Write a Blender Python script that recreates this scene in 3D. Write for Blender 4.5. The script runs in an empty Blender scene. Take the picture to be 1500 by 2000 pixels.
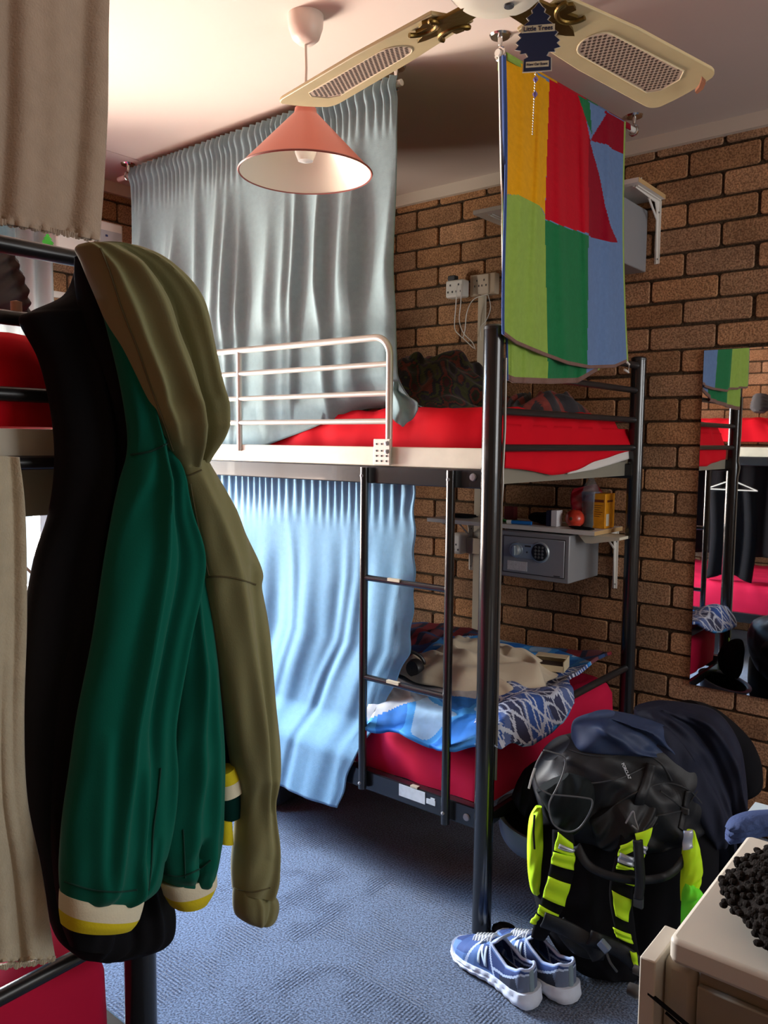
import bpy, bmesh, math, random
import numpy as np
from mathutils.bvhtree import BVHTree
from mathutils import Vector, Matrix
PI = math.pi
rng = np.random.default_rng(7)
SC = bpy.context.scene
COL = SC.collection

# ------------------------------------------------------------------ camera, world, lights, exposure
CAMP = np.array([0, 0, 1.38])
F_PX = 1577.65
CM = np.array([[0.77509278, 0.06296383, -0.62870243],
               [0.63177534, -0.06219804, 0.77265214],
               [0.00954508, -0.99607578, -0.08798825]])   # columns: right, down, forward
cam = bpy.data.cameras.new('camera'); camo = bpy.data.objects.new('camera', cam); COL.objects.link(camo)
mw = Matrix.Identity(4)
for r in range(3):
    mw[r][0] = CM[r, 0]; mw[r][1] = -CM[r, 1]; mw[r][2] = -CM[r, 2]; mw[r][3] = CAMP[r]
camo.matrix_world = mw
cam.sensor_fit = 'HORIZONTAL'; cam.sensor_width = 36; cam.lens = F_PX / 1500 * 36
cam.clip_start = 0.02
SC.camera = camo

SC.view_settings.view_transform = 'Standard'; SC.view_settings.look = 'None'
SC.view_settings.gamma = 1; SC.view_settings.use_curve_mapping = False
SC.view_settings.exposure = 0.35
SC.cycles.use_denoising = True
SC.cycles.max_bounces = 7; SC.cycles.diffuse_bounces = 5; SC.cycles.transparent_max_bounces = 8
SC.cycles.sample_clamp_indirect = 8

wd = bpy.data.worlds.new('sky'); SC.world = wd; wd.use_nodes = True
wd.node_tree.nodes['Background'].inputs[0].default_value = (0.75, 0.87, 1.0, 1)
wd.node_tree.nodes['Background'].inputs[1].default_value = 1.6


def area(name, loc, target, sx, sy, power, col, spread=180):
    l = bpy.data.lights.new(name, 'AREA'); l.shape = 'RECTANGLE'; l.size = sx; l.size_y = sy
    l.energy = power; l.color = col; l.spread = math.radians(spread)
    o = bpy.data.objects.new(name, l); COL.objects.link(o); o.location = loc
    d = Vector(target) - Vector(loc); o.rotation_euler = d.to_track_quat('-Z', 'Y').to_euler()
    return o


# daylight through window_1 (left end wall): cool sky from above, warm sunlit yard from below
area('sky_daylight', (-3.75, 0.85, 2.1), (-1.6, 1.15, 0.35), 1.8, 1.0, 140, (0.36, 0.64, 1.0), 110)
area('yard_daylight', (-3.85, 0.75, 0.75), (-1.7, 1.6, 2.2), 1.9, 0.9, 56, (1.0, 0.73, 0.58), 120)
area('open_daylight', (-3.55, 1.45, 1.32), (-1.0, 1.75, 1.6), 0.45, 0.9, 110, (1.0, 0.93, 0.82), 160)
# added fill lamp shining in through made-up fill_window behind the camera
area('rear_fill', (1.95, 2.0, 1.75), (-0.6, 1.9, 1.1), 1.5, 1.2, 27, (1.0, 0.97, 0.93), 170)


# ------------------------------------------------------------------ measuring helpers (photo pixel -> point on a real plane)
def ray(px, py): return CM @ np.array([px - 750, py - 1000, F_PX])
def at(px, py, x=None, y=None, z=None, d=None):
    r = ray(px, py)
    if x is not None: t = (x - CAMP[0]) / r[0]
    elif y is not None: t = (y - CAMP[1]) / r[1]
    elif z is not None: t = (z - CAMP[2]) / r[2]
    else: t = d / F_PX
    return CAMP + t * r
def proj(P):
    q = CM.T @ (np.asarray(P, float) - CAMP)
    return 750 + F_PX * q[0] / q[2], 1000 + F_PX * q[1] / q[2]
FWD = CM[:, 2]; RIGHT = CM[:, 0]


# ------------------------------------------------------------------ object helpers
WL = {}; BVH = {}
def ss(a, b, x): t = np.clip((x - a) / (b - a), 0, 1); return t * t * (3 - 2 * t)
def tag(o, label=None, cat=None, group=None, kind=None):
    if label: o['label'] = label
    if cat: o['category'] = cat
    if group: o['group'] = group
    if kind: o['kind'] = kind
    return o
def thing(name, label, cat, loc=(0, 0, 0), group=None):
    o = bpy.data.objects.new(name, None); COL.objects.link(o); o.location = loc; o.empty_display_size = .05
    WL[o.name] = np.array(loc, float)
    return tag(o, label, cat, group)


class MB:
    """collects shapes in world coordinates, then builds one mesh object"""
    def __init__(s): s.v = []; s.f = []; s.mi = []; s.n = 0
    def add(s, v, f, mi=0):
        v = np.asarray(v, float).reshape(-1, 3); s.v.append(v)
        s.f += [tuple(int(i) + s.n for i in q) for q in f]
        s.mi += [mi] * len(f) if np.isscalar(mi) else list(mi)
        s.n += len(v); return s
    def box(s, a, b, mi=0, M=None):
        x0, y0, z0 = a; x1, y1, z1 = b
        v = np.array([(x, y, z) for x in (x0, x1) for y in (y0, y1) for z in (z0, z1)], float)
        if M is not None: v = np.array([M @ Vector(p) for p in v])
        return s.add(v, [(0, 1, 3, 2), (4, 6, 7, 5), (0, 4, 5, 1), (2, 3, 7, 6), (0, 2, 6, 4), (1, 5, 7, 3)], mi)
    def tube(s, pts, r, n=12, mi=0, cap=True, sx=1.0):
        pts = np.asarray(pts, float); m = len(pts); rr = np.broadcast_to(np.asarray(r, float), (m,))
        up = None; V = []
        for i in range(m):
            t = pts[min(i + 1, m - 1)] - pts[max(i - 1, 0)]; t = t / (np.linalg.norm(t) + 1e-12)
            if up is None:
                up = np.array([0, 0, 1.0]) if abs(t[2]) < .9 else np.array([1.0, 0, 0])
            a = up - t * np.dot(up, t); a /= np.linalg.norm(a) + 1e-12; up = a; b = np.cross(t, a)
            for k in range(n):
                w = 2 * PI * k / n; V.append(pts[i] + rr[i] * (math.cos(w) * a + math.sin(w) * b * sx))
        Fs = [(i * n + k, i * n + (k + 1) % n, (i + 1) * n + (k + 1) % n, (i + 1) * n + k) for i in range(m - 1) for k in range(n)]
        if cap: Fs += [tuple(range(n))[::-1], tuple((m - 1) * n + k for k in range(n))]
        return s.add(V, Fs, mi)
    def lathe(s, prof, c, n=32, axis='z', mi=0, cap=True):
        c = np.asarray(c, float); V = []
        for (r, h) in prof:
            for k in range(n):
                w = 2 * PI * k / n; a, b = r * math.cos(w), r * math.sin(w)
                V.append(c + (np.array([a, b, h]) if axis == 'z' else np.array([h, a, b]) if axis == 'x' else np.array([a, h, b])))
        m = len(prof)
        Fs = [(i * n + k, i * n + (k + 1) % n, (i + 1) * n + (k + 1) % n, (i + 1) * n + k) for i in range(m - 1) for k in range(n)]
        if cap: Fs += [tuple(range(n))[::-1], tuple((m - 1) * n + k for k in range(n))]
        return s.add(V, Fs, mi)
    def grid(s, P, mi=0, wrapu=False):
        """P[rows][cols] of points"""
        P = np.asarray(P, float); R, C_ = P.shape[:2]
        idx = lambda i, j: i * C_ + (j % C_)
        Fs = [(idx(i, j), idx(i, j + 1), idx(i + 1, j + 1), idx(i + 1, j)) for i in range(R - 1) for j in range(C_ if wrapu else C_ - 1)]
        return s.add(P.reshape(-1, 3), Fs, mi)
    def build(s, name, mats, parent=None, smooth=True, solid=0, bevel=0, sub=0, sharp=38, offset=0, recalc=True):
        me = bpy.data.meshes.new(name); V = np.vstack(s.v)
        if parent is not None:
            q = parent; off = np.zeros(3)
            off = WL.get(parent.name, np.zeros(3)); V = V - off
        me.from_pydata([tuple(p) for p in V], [], s.f)
        if not isinstance(mats, (list, tuple)): mats = [mats]
        for m in mats: me.materials.append(m)
        if len(mats) > 1: me.polygons.foreach_set('material_index', s.mi)
        if recalc:
            bm = bmesh.new(); bm.from_mesh(me); bmesh.ops.recalc_face_normals(bm, faces=bm.faces[:]); bm.to_mesh(me); bm.free()
        if smooth:
            me.polygons.foreach_set('use_smooth', [True] * len(me.polygons)); me.set_sharp_from_angle(angle=math.radians(sharp))
        me.update(); o = bpy.data.objects.new(name, me); COL.objects.link(o)
        if parent is not None: o.parent = parent; WL[o.name] = WL.get(parent.name, np.zeros(3)) 
        if bevel:
            b = o.modifiers.new('b', 'BEVEL'); b.width = bevel; b.segments = 2; b.limit_method = 'ANGLE'; b.harden_normals = False
        if solid:
            m = o.modifiers.new('s', 'SOLIDIFY'); m.thickness = solid; m.offset = offset
        if sub:
            m = o.modifiers.new('u', 'SUBSURF'); m.levels = sub; m.render_levels = sub
        return o


def solo(o, label, cat, group=None): return tag(o, label, cat, group)
def struct(o): o['kind'] = 'structure'; return o
def vcol(o, cols, name='col'):
    """face colours (linear rgb) as a corner attribute: the pattern of the cloth itself"""
    me = o.data; at_ = me.color_attributes.new(name, 'FLOAT_COLOR', 'CORNER')
    buf = np.ones((len(me.loops), 4), np.float32); k = 0
    for p in me.polygons:
        buf[p.loop_start:p.loop_start + p.loop_total, :3] = cols[p.index]
    at_.data.foreach_set('color', buf.ravel())


# ------------------------------------------------------------------ materials
def lin(r, g, b):
    f = lambda c: (c / 255) / 12.92 if c <= 10.3 else ((c / 255 + .055) / 1.055) ** 2.4
    return (f(r), f(g), f(b))
MATS = {}
def mat(name, col, rough=.6, metal=0, bump=0, bscale=200, var=0, vscale=8, spec=.5, sheen=0, attr=None, alpha=1, trans=0, transl=0, coat=0, bdist=.002, emis=None, crumple=None):
    if name in MATS: return MATS[name]
    m = bpy.data.materials.new(name); m.use_nodes = True; nt = m.node_tree; N = nt.nodes; L = nt.links
    b = N['Principled BSDF']; c = (*col, 1) if col is not None else (1, 1, 1, 1)
    b.inputs['Base Color'].default_value = c; b.inputs['Roughness'].default_value = rough
    b.inputs['Metallic'].default_value = metal; b.inputs['Specular IOR Level'].default_value = spec
    b.inputs['Sheen Weight'].default_value = sheen; b.inputs['Coat Weight'].default_value = coat
    b.inputs['Alpha'].default_value = alpha; b.inputs['Transmission Weight'].default_value = trans
    tc = N.new('ShaderNodeTexCoord'); src = None
    if attr:
        a = N.new('ShaderNodeAttribute'); a.attribute_name = attr; src = a.outputs['Color']
    if var:
        n = N.new('ShaderNodeTexNoise'); n.inputs['Scale'].default_value = vscale; n.inputs['Detail'].default_value = 5
        L.new(tc.outputs['Object'], n.inputs['Vector'])
        mr = N.new('ShaderNodeMapRange'); mr.inputs[1].default_value = .3; mr.inputs[2].default_value = .7
        mr.inputs[3].default_value = 1 - var; mr.inputs[4].default_value = 1 + var; L.new(n.outputs['Fac'], mr.inputs[0])
        mx = N.new('ShaderNodeVectorMath'); mx.operation = 'SCALE'
        if src is None: mx.inputs[0].default_value = c[:3]
        else: L.new(src, mx.inputs[0])
        L.new(mr.outputs[0], mx.inputs['Scale']); src = mx.outputs[0]
    if src is not None: L.new(src, b.inputs['Base Color'])
    if crumple:
        q = N.new('ShaderNodeTexNoise'); q.noise_type = 'RIDGED_MULTIFRACTAL'; q.inputs['Scale'].default_value = crumple[0]; q.inputs['Detail'].default_value = 2.5
        q.inputs['Distortion'].default_value = .6; q.inputs['Roughness'].default_value = .4
        L.new(tc.outputs['Object'], q.inputs['Vector'])
        bq = N.new('ShaderNodeBump'); bq.inputs['Strength'].default_value = crumple[1]; bq.inputs['Distance'].default_value = crumple[2]
        L.new(q.outputs['Fac'], bq.inputs['Height']); L.new(bq.outputs['Normal'], b.inputs['Normal'])
    if bump:
        n = N.new('ShaderNodeTexNoise'); n.inputs['Scale'].default_value = bscale; n.inputs['Detail'].default_value = 3
        L.new(tc.outputs['Object'], n.inputs['Vector'])
        bp = N.new('ShaderNodeBump'); bp.inputs['Strength'].default_value = bump; bp.inputs['Distance'].default_value = bdist
        L.new(n.outputs['Fac'], bp.inputs['Height']); L.new(bp.outputs['Normal'], b.inputs['Normal'])
        if crumple: L.new(bq.outputs['Normal'], bp.inputs['Normal'])
    if emis: b.inputs['Emission Color'].default_value = (*emis[0], 1); b.inputs['Emission Strength'].default_value = emis[1]
    if transl:
        t = N.new('ShaderNodeBsdfTranslucent')
        if src is not None: L.new(src, t.inputs['Color'])
        else: t.inputs['Color'].default_value = c
        ms = N.new('ShaderNodeMixShader'); ms.inputs[0].default_value = transl
        L.new(b.outputs[0], ms.inputs[1]); L.new(t.outputs[0], ms.inputs[2]); L.new(ms.outputs[0], N['Material Output'].inputs['Surface'])
    MATS[name] = m; return m

M_black = mat('black_enamel', (.012, .013, .015), .22, bump=.05, bscale=60, coat=.3)
M_blackrail = mat('black_rail', (.014, .014, .016), .33)
M_silver = mat('silver_paint', lin(196, 192, 184), .38, metal=.35)
M_cream = mat('cream_board', lin(205, 200, 182), .55, var=.06, vscale=20)
M_chrome = mat('chrome', (.75, .73, .7), .18, metal=1)
M_white = mat('white_paint', lin(225, 222, 214), .5)
M_whiteplastic = mat('white_plastic', lin(228, 226, 220), .35)
M_redsheet = mat('red_sheet', lin(208, 10, 32), .85, spec=.15, crumple=(4, .45, .02))
M_magsheet = mat('crimson_sheet', lin(198, 20, 66), .8, spec=.2, crumple=(3, .3, .02))
M_ceiling = mat('ceiling_paint', lin(208, 192, 181), .85, bump=.05, bscale=150, var=.02, vscale=2)
M_cornice = mat('cornice_paint', lin(214, 200, 184), .7)
M_lowcurtain = mat('sky_blue_curtain', lin(118, 168, 202), .85, bump=.3, bscale=320, sheen=.2, transl=.2, var=.05, vscale=60, crumple=(5, .3, .02))
M_curtain = mat('blue_curtain', lin(132, 158, 166), .85, bump=.3, bscale=320, sheen=.2, transl=.2, var=.05, vscale=60, crumple=(6, .25, .015))
M_blackcloth = mat('black_cloth', (.006, .006, .008), .95, bump=.3, bscale=250, bdist=.001, spec=.15, crumple=(5, .5, .02))
M_blacknylon = mat('black_nylon', (.010, .011, .014), .55, bump=.2, bscale=300, bdist=.001, spec=.35, crumple=(8, 1.0, .06))
M_navy = mat('navy_cloth', lin(24, 28, 46), .75, bump=.2, bscale=250, bdist=.001, spec=.25, crumple=(6, .9, .06))
M_olive = mat('olive_fleece', lin(130, 129, 92), .95, bump=.25, bscale=400, sheen=.2, bdist=.001, spec=.15, crumple=(3, .25, .03))
M_green = mat('green_fleece', lin(4, 92, 76), .95, bump=.2, bscale=400, sheen=.08, bdist=.001, spec=.12, crumple=(3, .3, .03))
M_dkgreen = mat('dark_green_fleece', lin(2, 42, 38), .95, bump=.2, bscale=400, bdist=.001, spec=.1)
M_ribw = mat('white_rib', lin(222, 216, 190), .9, bump=.2, bscale=300)
M_riby = mat('yellow_rib', lin(212, 196, 20), .9, bump=.2, bscale=300)
M_beige = mat('beige_terry', lin(168, 150, 132), .95, bump=.6, bscale=300, bdist=.002, sheen=.3, var=.06, vscale=40)
M_hivis = mat('hi_vis_yellow', lin(196, 245, 10), .7, bump=.2, bscale=50, emis=None)
M_reflect = mat('reflective_tape', lin(176, 182, 196), .35, metal=.3)
M_grey = mat('grey_metal', lin(150, 152, 156), .45, metal=.2)
M_greydk = mat('dark_grey', lin(60, 62, 66), .5)
M_brass = mat('aged_brass', lin(120, 96, 48), .35, metal=.9, bump=.5, bscale=90)
M_fancream = mat('fan_cream', lin(196, 176, 132), .5, var=.06, vscale=15)
M_fanhole = mat('fan_cane_hole', lin(70, 50, 38), .8)
M_fancane = mat('fan_cane', lin(196, 170, 146), .7)
M_salmon = mat('salmon_enamel', lin(206, 112, 90), .4)
M_lampin = mat('lamp_inner_white', lin(226, 216, 196), .4)
M_glass = mat('bulb_glass', (.9, .88, .85), .08, trans=.6)
M_cab = mat('cabinet_cream', lin(214, 208, 196), .5, var=.03, vscale=5)
M_cabin = mat('cabinet_inner', lin(176, 172, 160), .5)
M_jean = mat('blue_denim', lin(52, 72, 120), .85, bump=.5, bscale=250)
M_sweat = mat('beige_sweatshirt', lin(206, 194, 172), .9, bump=.25, bscale=120)
M_ply = mat('chipboard_edge', lin(196, 160, 110), .7)


def mat_attr_fabric(name, **k): return mat(name, None, attr='col', **k)

def brick_material():
    m = bpy.data.materials.new('brown_brick'); m.use_nodes = True; N = m.node_tree.nodes; L = m.node_tree.links
    b = N['Principled BSDF']; b.inputs['Roughness'].default_value = .92; b.inputs['Specular IOR Level'].default_value = .2
    tc = N.new('ShaderNodeTexCoord'); a = N.new('ShaderNodeAttribute'); a.attribute_name = 'col'
    n = N.new('ShaderNodeTexNoise'); n.inputs['Scale'].default_value = 170; n.inputs['Detail'].default_value = 4
    L.new(tc.outputs['Object'], n.inputs['Vector'])
    cr = N.new('ShaderNodeValToRGB'); cr.color_ramp.elements[0].position = .38; cr.color_ramp.elements[0].color = (.55, .5, .48, 1)
    cr.color_ramp.elements[1].position = .62; cr.color_ramp.elements[1].color = (1.22, 1.2, 1.18, 1)
    L.new(n.outputs['Fac'], cr.inputs[0])
    n2 = N.new('ShaderNodeTexNoise'); n2.inputs['Scale'].default_value = 9; L.new(tc.outputs['Object'], n2.inputs['Vector'])
    mr = N.new('ShaderNodeMapRange'); mr.inputs[1].default_value = .3; mr.inputs[2].default_value = .7; mr.inputs[3].default_value = .85; mr.inputs[4].default_value = 1.15
    L.new(n2.outputs['Fac'], mr.inputs[0])
    m1 = N.new('ShaderNodeMix'); m1.data_type = 'RGBA'; m1.blend_type = 'MULTIPLY'; m1.inputs[0].default_value = 1
    L.new(a.outputs['Color'], m1.inputs[6]); L.new(cr.outputs[0], m1.inputs[7])
    sc = N.new('ShaderNodeVectorMath'); sc.operation = 'SCALE'; L.new(m1.outputs[2], sc.inputs[0]); L.new(mr.outputs[0], sc.inputs['Scale'])
    L.new(sc.outputs[0], b.inputs['Base Color'])
    bp = N.new('ShaderNodeBump'); bp.inputs['Strength'].default_value = .7; bp.inputs['Distance'].default_value = .003
    L.new(n.outputs['Fac'], bp.inputs['Height']); L.new(bp.outputs['Normal'], b.inputs['Normal'])
    return m
M_brick = brick_material()

def carpet_material():
    m = bpy.data.materials.new('blue_carpet'); m.use_nodes = True; N = m.node_tree.nodes; L = m.node_tree.links
    b = N['Principled BSDF']; b.inputs['Roughness'].default_value = .95; b.inputs['Sheen Weight'].default_value = .3; b.inputs['Specular IOR Level'].default_value = .15
    tc = N.new('ShaderNodeTexCoord')
    n = N.new('ShaderNodeTexNoise'); n.inputs['Scale'].default_value = 190; n.inputs['Detail'].default_value = 4
    L.new(tc.outputs['Object'], n.inputs['Vector'])
    # carpet tiles 0.5 m, alternately turned ribs that show only in patches
    ck = N.new('ShaderNodeTexChecker'); ck.inputs['Scale'].default_value = 2.0; L.new(tc.outputs['Object'], ck.inputs['Vector'])
    w1 = N.new('ShaderNodeTexWave'); w1.bands_direction = 'X'; w1.inputs['Scale'].default_value = 32; w1.inputs['Distortion'].default_value = .6
    w2 = N.new('ShaderNodeTexWave'); w2.bands_direction = 'Y'; w2.inputs['Scale'].default_value = 32; w2.inputs['Distortion'].default_value = .6
    L.new(tc.outputs['Object'], w1.inputs['Vector']); L.new(tc.outputs['Object'], w2.inputs['Vector'])
    mx = N.new('ShaderNodeMix'); mx.data_type = 'FLOAT'; L.new(ck.outputs['Fac'], mx.inputs[0]); L.new(w1.outputs['Fac'], mx.inputs[3]); L.new(w2.outputs['Fac'], mx.inputs[2])
    n3 = N.new('ShaderNodeTexNoise'); n3.inputs['Scale'].default_value = 7; L.new(tc.outputs['Object'], n3.inputs['Vector'])
    mr = N.new('ShaderNodeMapRange'); mr.inputs[1].default_value = .45; mr.inputs[2].default_value = .6; L.new(n3.outputs['Fac'], mr.inputs[0])
    mul = N.new('ShaderNodeMath'); mul.operation = 'MULTIPLY'; L.new(mx.outputs[0], mul.inputs[0]); L.new(mr.outputs[0], mul.inputs[1])
    cr = N.new('ShaderNodeValToRGB'); cr.color_ramp.elements[0].position = .36; cr.color_ramp.elements[0].color = (*lin(36, 48, 70), 1)
    cr.color_ramp.elements[1].position = .66; cr.color_ramp.elements[1].color = (*lin(106, 124, 152), 1)
    add = N.new('ShaderNodeMath'); add.operation = 'MULTIPLY_ADD'; L.new(mul.outputs[0], add.inputs[0]); add.inputs[1].default_value = -.10; L.new(n.outputs['Fac'], add.inputs[2])
    L.new(add.outputs[0], cr.inputs[0]); L.new(cr.outputs[0], b.inputs['Base Color'])
    ad2 = N.new('ShaderNodeMath'); ad2.operation = 'MULTIPLY_ADD'; L.new(mul.outputs[0], ad2.inputs[0]); ad2.inputs[1].default_value = .5; L.new(n.outputs['Fac'], ad2.inputs[2])
    bp = N.new('ShaderNodeBump'); bp.inputs['Strength'].default_value = .8; bp.inputs['Distance'].default_value = .004
    L.new(ad2.outputs[0], bp.inputs['Height']); L.new(bp.outputs['Normal'], b.inputs['Normal'])
    return m
M_carpet = carpet_material()

# ------------------------------------------------------------------ room
XL, XR, YB, YF, ZC = -3.2, 1.7, 2.96, -0.36, 2.48
ZB = 2.432   # underside of the cornice
struct(MB().box((XL - .1, YF - .1, -.05), (XR + .1, YB + .1, 0)).build('floor', M_carpet, smooth=False))
struct(MB().box((XL - .1, YF - .1, ZC), (XR + .1, YB + .1, ZC + .05)).build('ceiling', M_ceiling, smooth=False))

MORT = lin(78, 66, 52)
def brick_wall(name, axis, fixed, sgn, a0, a1, z0, z1, holes=(), uoff=0.0, detail=True):
    """running-bond wall: every brick a rounded block proud of the mortar bed"""
    PW, PH, MO = .24, .0858, .0085
    mb = MB(); cols = []
    def P(u, w, dpt): return (u, fixed - sgn * dpt, w) if axis == 'y' else (fixed - sgn * dpt, u, w)
    # mortar bed
    us = sorted({a0, a1, *[h[0] for h in holes], *[h[1] for h in holes]}); zs = sorted({z0, z1, *[h[2] for h in holes], *[h[3] for h in holes]})
    def in_hole(u, w): return any(h[0] < u < h[1] and h[2] < w < h[3] for h in holes)
    for i in range(len(us) - 1):
        for j in range(len(zs) - 1):
            if in_hole((us[i] + us[i + 1]) / 2, (zs[j] + zs[j + 1]) / 2): continue
            p = [P(us[i], zs[j], 0), P(us[i + 1], zs[j], 0), P(us[i + 1], zs[j + 1], 0), P(us[i], zs[j + 1], 0)]
            q = [P(us[i], zs[j], -.12), P(us[i + 1], zs[j], -.12), P(us[i + 1], zs[j + 1], -.12), P(us[i], zs[j + 1], -.12)]
            mb.add(p + q, [(0, 1, 2, 3), (4, 7, 6, 5), (0, 4, 5, 1), (1, 5, 6, 2), (2, 6, 7, 3), (3, 7, 4, 0)]); cols += [MORT] * 6
    zr = 1.975
    k0 = int(math.floor((z0 - zr) / PH)) - 1; k1 = int(math.ceil((z1 - zr) / PH)) + 1
    R = np.random.default_rng(abs(hash(axis)) % 7 + 3 if False else (11 if axis == 'y' else 5))
    for k in range(k0, k1):
        zb, zt = zr + k * PH + MO / 2, zr + (k + 1) * PH - MO / 2
        sh = (0 if k % 2 else .12) + uoff
        i0 = int(math.floor((a0 - sh) / PW)) - 1; i1 = int(math.ceil((a1 - sh) / PW)) + 1
        for i in range(i0, i1):
            u0, u1 = sh + i * PW + MO / 2, sh + (i + 1) * PW - MO / 2
            jit = R.normal(0, .0012, 4); u0 += jit[0]; u1 += jit[1]
            g = R.uniform(.72, 1.15); hue = R.uniform(-1, 1)
            c = np.array(lin(178 + 5 * hue, 138, 104 - 5 * hue)) * g
            U0, U1, Z0, Z1 = max(u0, a0), min(u1, a1), max(zb + jit[2], z0), min(zt + jit[3], z1)
            if U1 - U0 < .01 or Z1 - Z0 < .01: continue
            segs = [(U0, U1)]
            for h in holes:
                if Z1 > h[2] + .01 and Z0 < h[3] - .01:
                    ns = []
                    for (p0, p1) in segs:
                        if p1 <= h[0] or p0 >= h[1]: ns.append((p0, p1))
                        else:
                            if p0 < h[0] - .01: ns.append((p0, h[0]))
                            if p1 > h[1] + .01: ns.append((h[1], p1))
                    segs = ns
            for (p0, p1) in segs:
                rc = min(.011, (p1 - p0) * .3, (Z1 - Z0) * .3); NS = 3
                def ring(ins, dp):
                    o = []
                    for (cu, cz, a) in ((p1, Z1, 0), (p0, Z1, 90), (p0, Z0, 180), (p1, Z0, 270)):
                        cx = cu - math.copysign(rc, cu - (p0 + p1) / 2); cy = cz - math.copysign(rc, cz - (Z0 + Z1) / 2)
                        for q in range(NS + 1):
                            w = math.radians(a + 90 * q / NS); o.append(P(cx + (rc - ins) * math.cos(w), cy + (rc - ins) * math.sin(w), dp))
                    return o
                rings = [ring(0, 0), ring(.0004, .006), ring(.0028, .009)]
                n = 4 * (NS + 1)
                Fs = [(a * n + b_, a * n + (b_ + 1) % n, (a + 1) * n + (b_ + 1) % n, (a + 1) * n + b_) for a in range(2) for b_ in range(n)] + [tuple(2 * n + b_ for b_ in range(n))]
                mb.add([p for r_ in rings for p in r_], Fs); cols += [c] * len(Fs)
    o = mb.build(name, M_brick, recalc=True); vcol(o, cols)
    return struct(o)

WIN = (0.15, 1.74, 0.72, 1.80)
brick_wall('wall_back', 'y', YB + .009, 1, XL, XR, 0, ZC, uoff=-1.156 % .24 - .24)
brick_wall('wall_left', 'x', XL - .009, -1, YF, YB, 0, ZC, holes=[WIN], uoff=.03)
brick_wall('wall_front', 'y', YF - .009, -1, XL, XR, 0, ZC, uoff=.07)
FILL_WIN = (1.2, 2.8, 0.9, 2.2)  # invented opening in the unseen wall, for the fill lamp
mb = MB(); mb.box((XR, YF, 0), (XR + .12, FILL_WIN[0], ZC)).box((XR, FILL_WIN[1], 0), (XR + .12, YB, ZC)).box((XR, FILL_WIN[0], 0), (XR + .12, FILL_WIN[1], FILL_WIN[2])).box((XR, FILL_WIN[0], FILL_WIN[3]), (XR + .12, FILL_WIN[1], ZC))
struct(mb.build('wall_right', mat('wall_paint', lin(190, 176, 156), .85), smooth=False))
# cornice boards
struct(MB().box((XL, YB - .022, ZB), (XR, YB + .02, ZC)).build('trim_1', M_cornice, smooth=False))
struct(MB().box((XL - .02, YF, ZB - .0), (XL + .018, YB - .022, ZC)).build('trim_2', M_cornice, smooth=False))
# ceiling sheet joint
struct(MB().box((-2.9, .2, ZC - .002), (-2.86, 1.95, ZC)).build('trim_3', M_ceiling, smooth=False))

def window(name, x, w, facing):
    fr = MB(); y0, y1, z0, z1 = w; t = .045
    for (a, b) in (((y0, z0), (y1, z0 + t)), ((y0, z1 - t), (y1, z1)), ((y0, z0), (y0 + t, z1)), ((y1 - t, z0), (y1, z1)), (((y0 + y1) / 2 - .025, z0), ((y0 + y1) / 2 + .025, z1))):
        fr.box((x - .03, a[0], a[1]), (x + .03, b[0], b[1]))
    o = struct(fr.build(name, M_white, smooth=False, bevel=.003))
    g = bpy.data.materials.get('window_glass')
    if not g:
        g = bpy.data.materials.new('window_glass'); g.use_nodes = True; N = g.node_tree.nodes; L = g.node_tree.links
        N.remove(N['Principled BSDF']); tr = N.new('ShaderNodeBsdfTransparent'); gl = N.new('ShaderNodeBsdfGlossy'); gl.inputs['Roughness'].default_value = .02
        mx = N.new('ShaderNodeMixShader'); mx.inputs[0].default_value = .06; L.new(tr.outputs[0], mx.inputs[1]); L.new(gl.outputs[0], mx.inputs[2]); L.new(mx.outputs[0], N['Material Output'].inputs['Surface'])
    MB().box((x - .003, y0 + t, z0 + t), (x + .003, y1 - t, z1 - t)).build('pane', g, o, smooth=False)
    return o
window('window_1', XL - .06, WIN, 1)
window('fill_window', XR + .06, FILL_WIN, -1)  # unseen window, added only to let the fill lamp in
struct(MB().box((XL - .14, WIN[0] - .03, WIN[2] - .03), (XL + .04, WIN[1] + .03, WIN[2])).build('trim_4', M_white, smooth=False))
# white conduit strip above the window, running across the bricks
struct(MB().box((XL, 1.45, 1.955), (XL + .02, 2.55, 1.978)).build('trim_5', M_white, smooth=False))


# ------------------------------------------------------------------ bunk beds
def arc(c, r, a0, a1, n, ax='xz', y=0):
    out = []
    for i in range(n + 1):
        w = math.radians(a0 + (a1 - a0) * i / n); out.append((c[0] + r * math.cos(w), y, c[1] + r * math.sin(w)))
    return out

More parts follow.
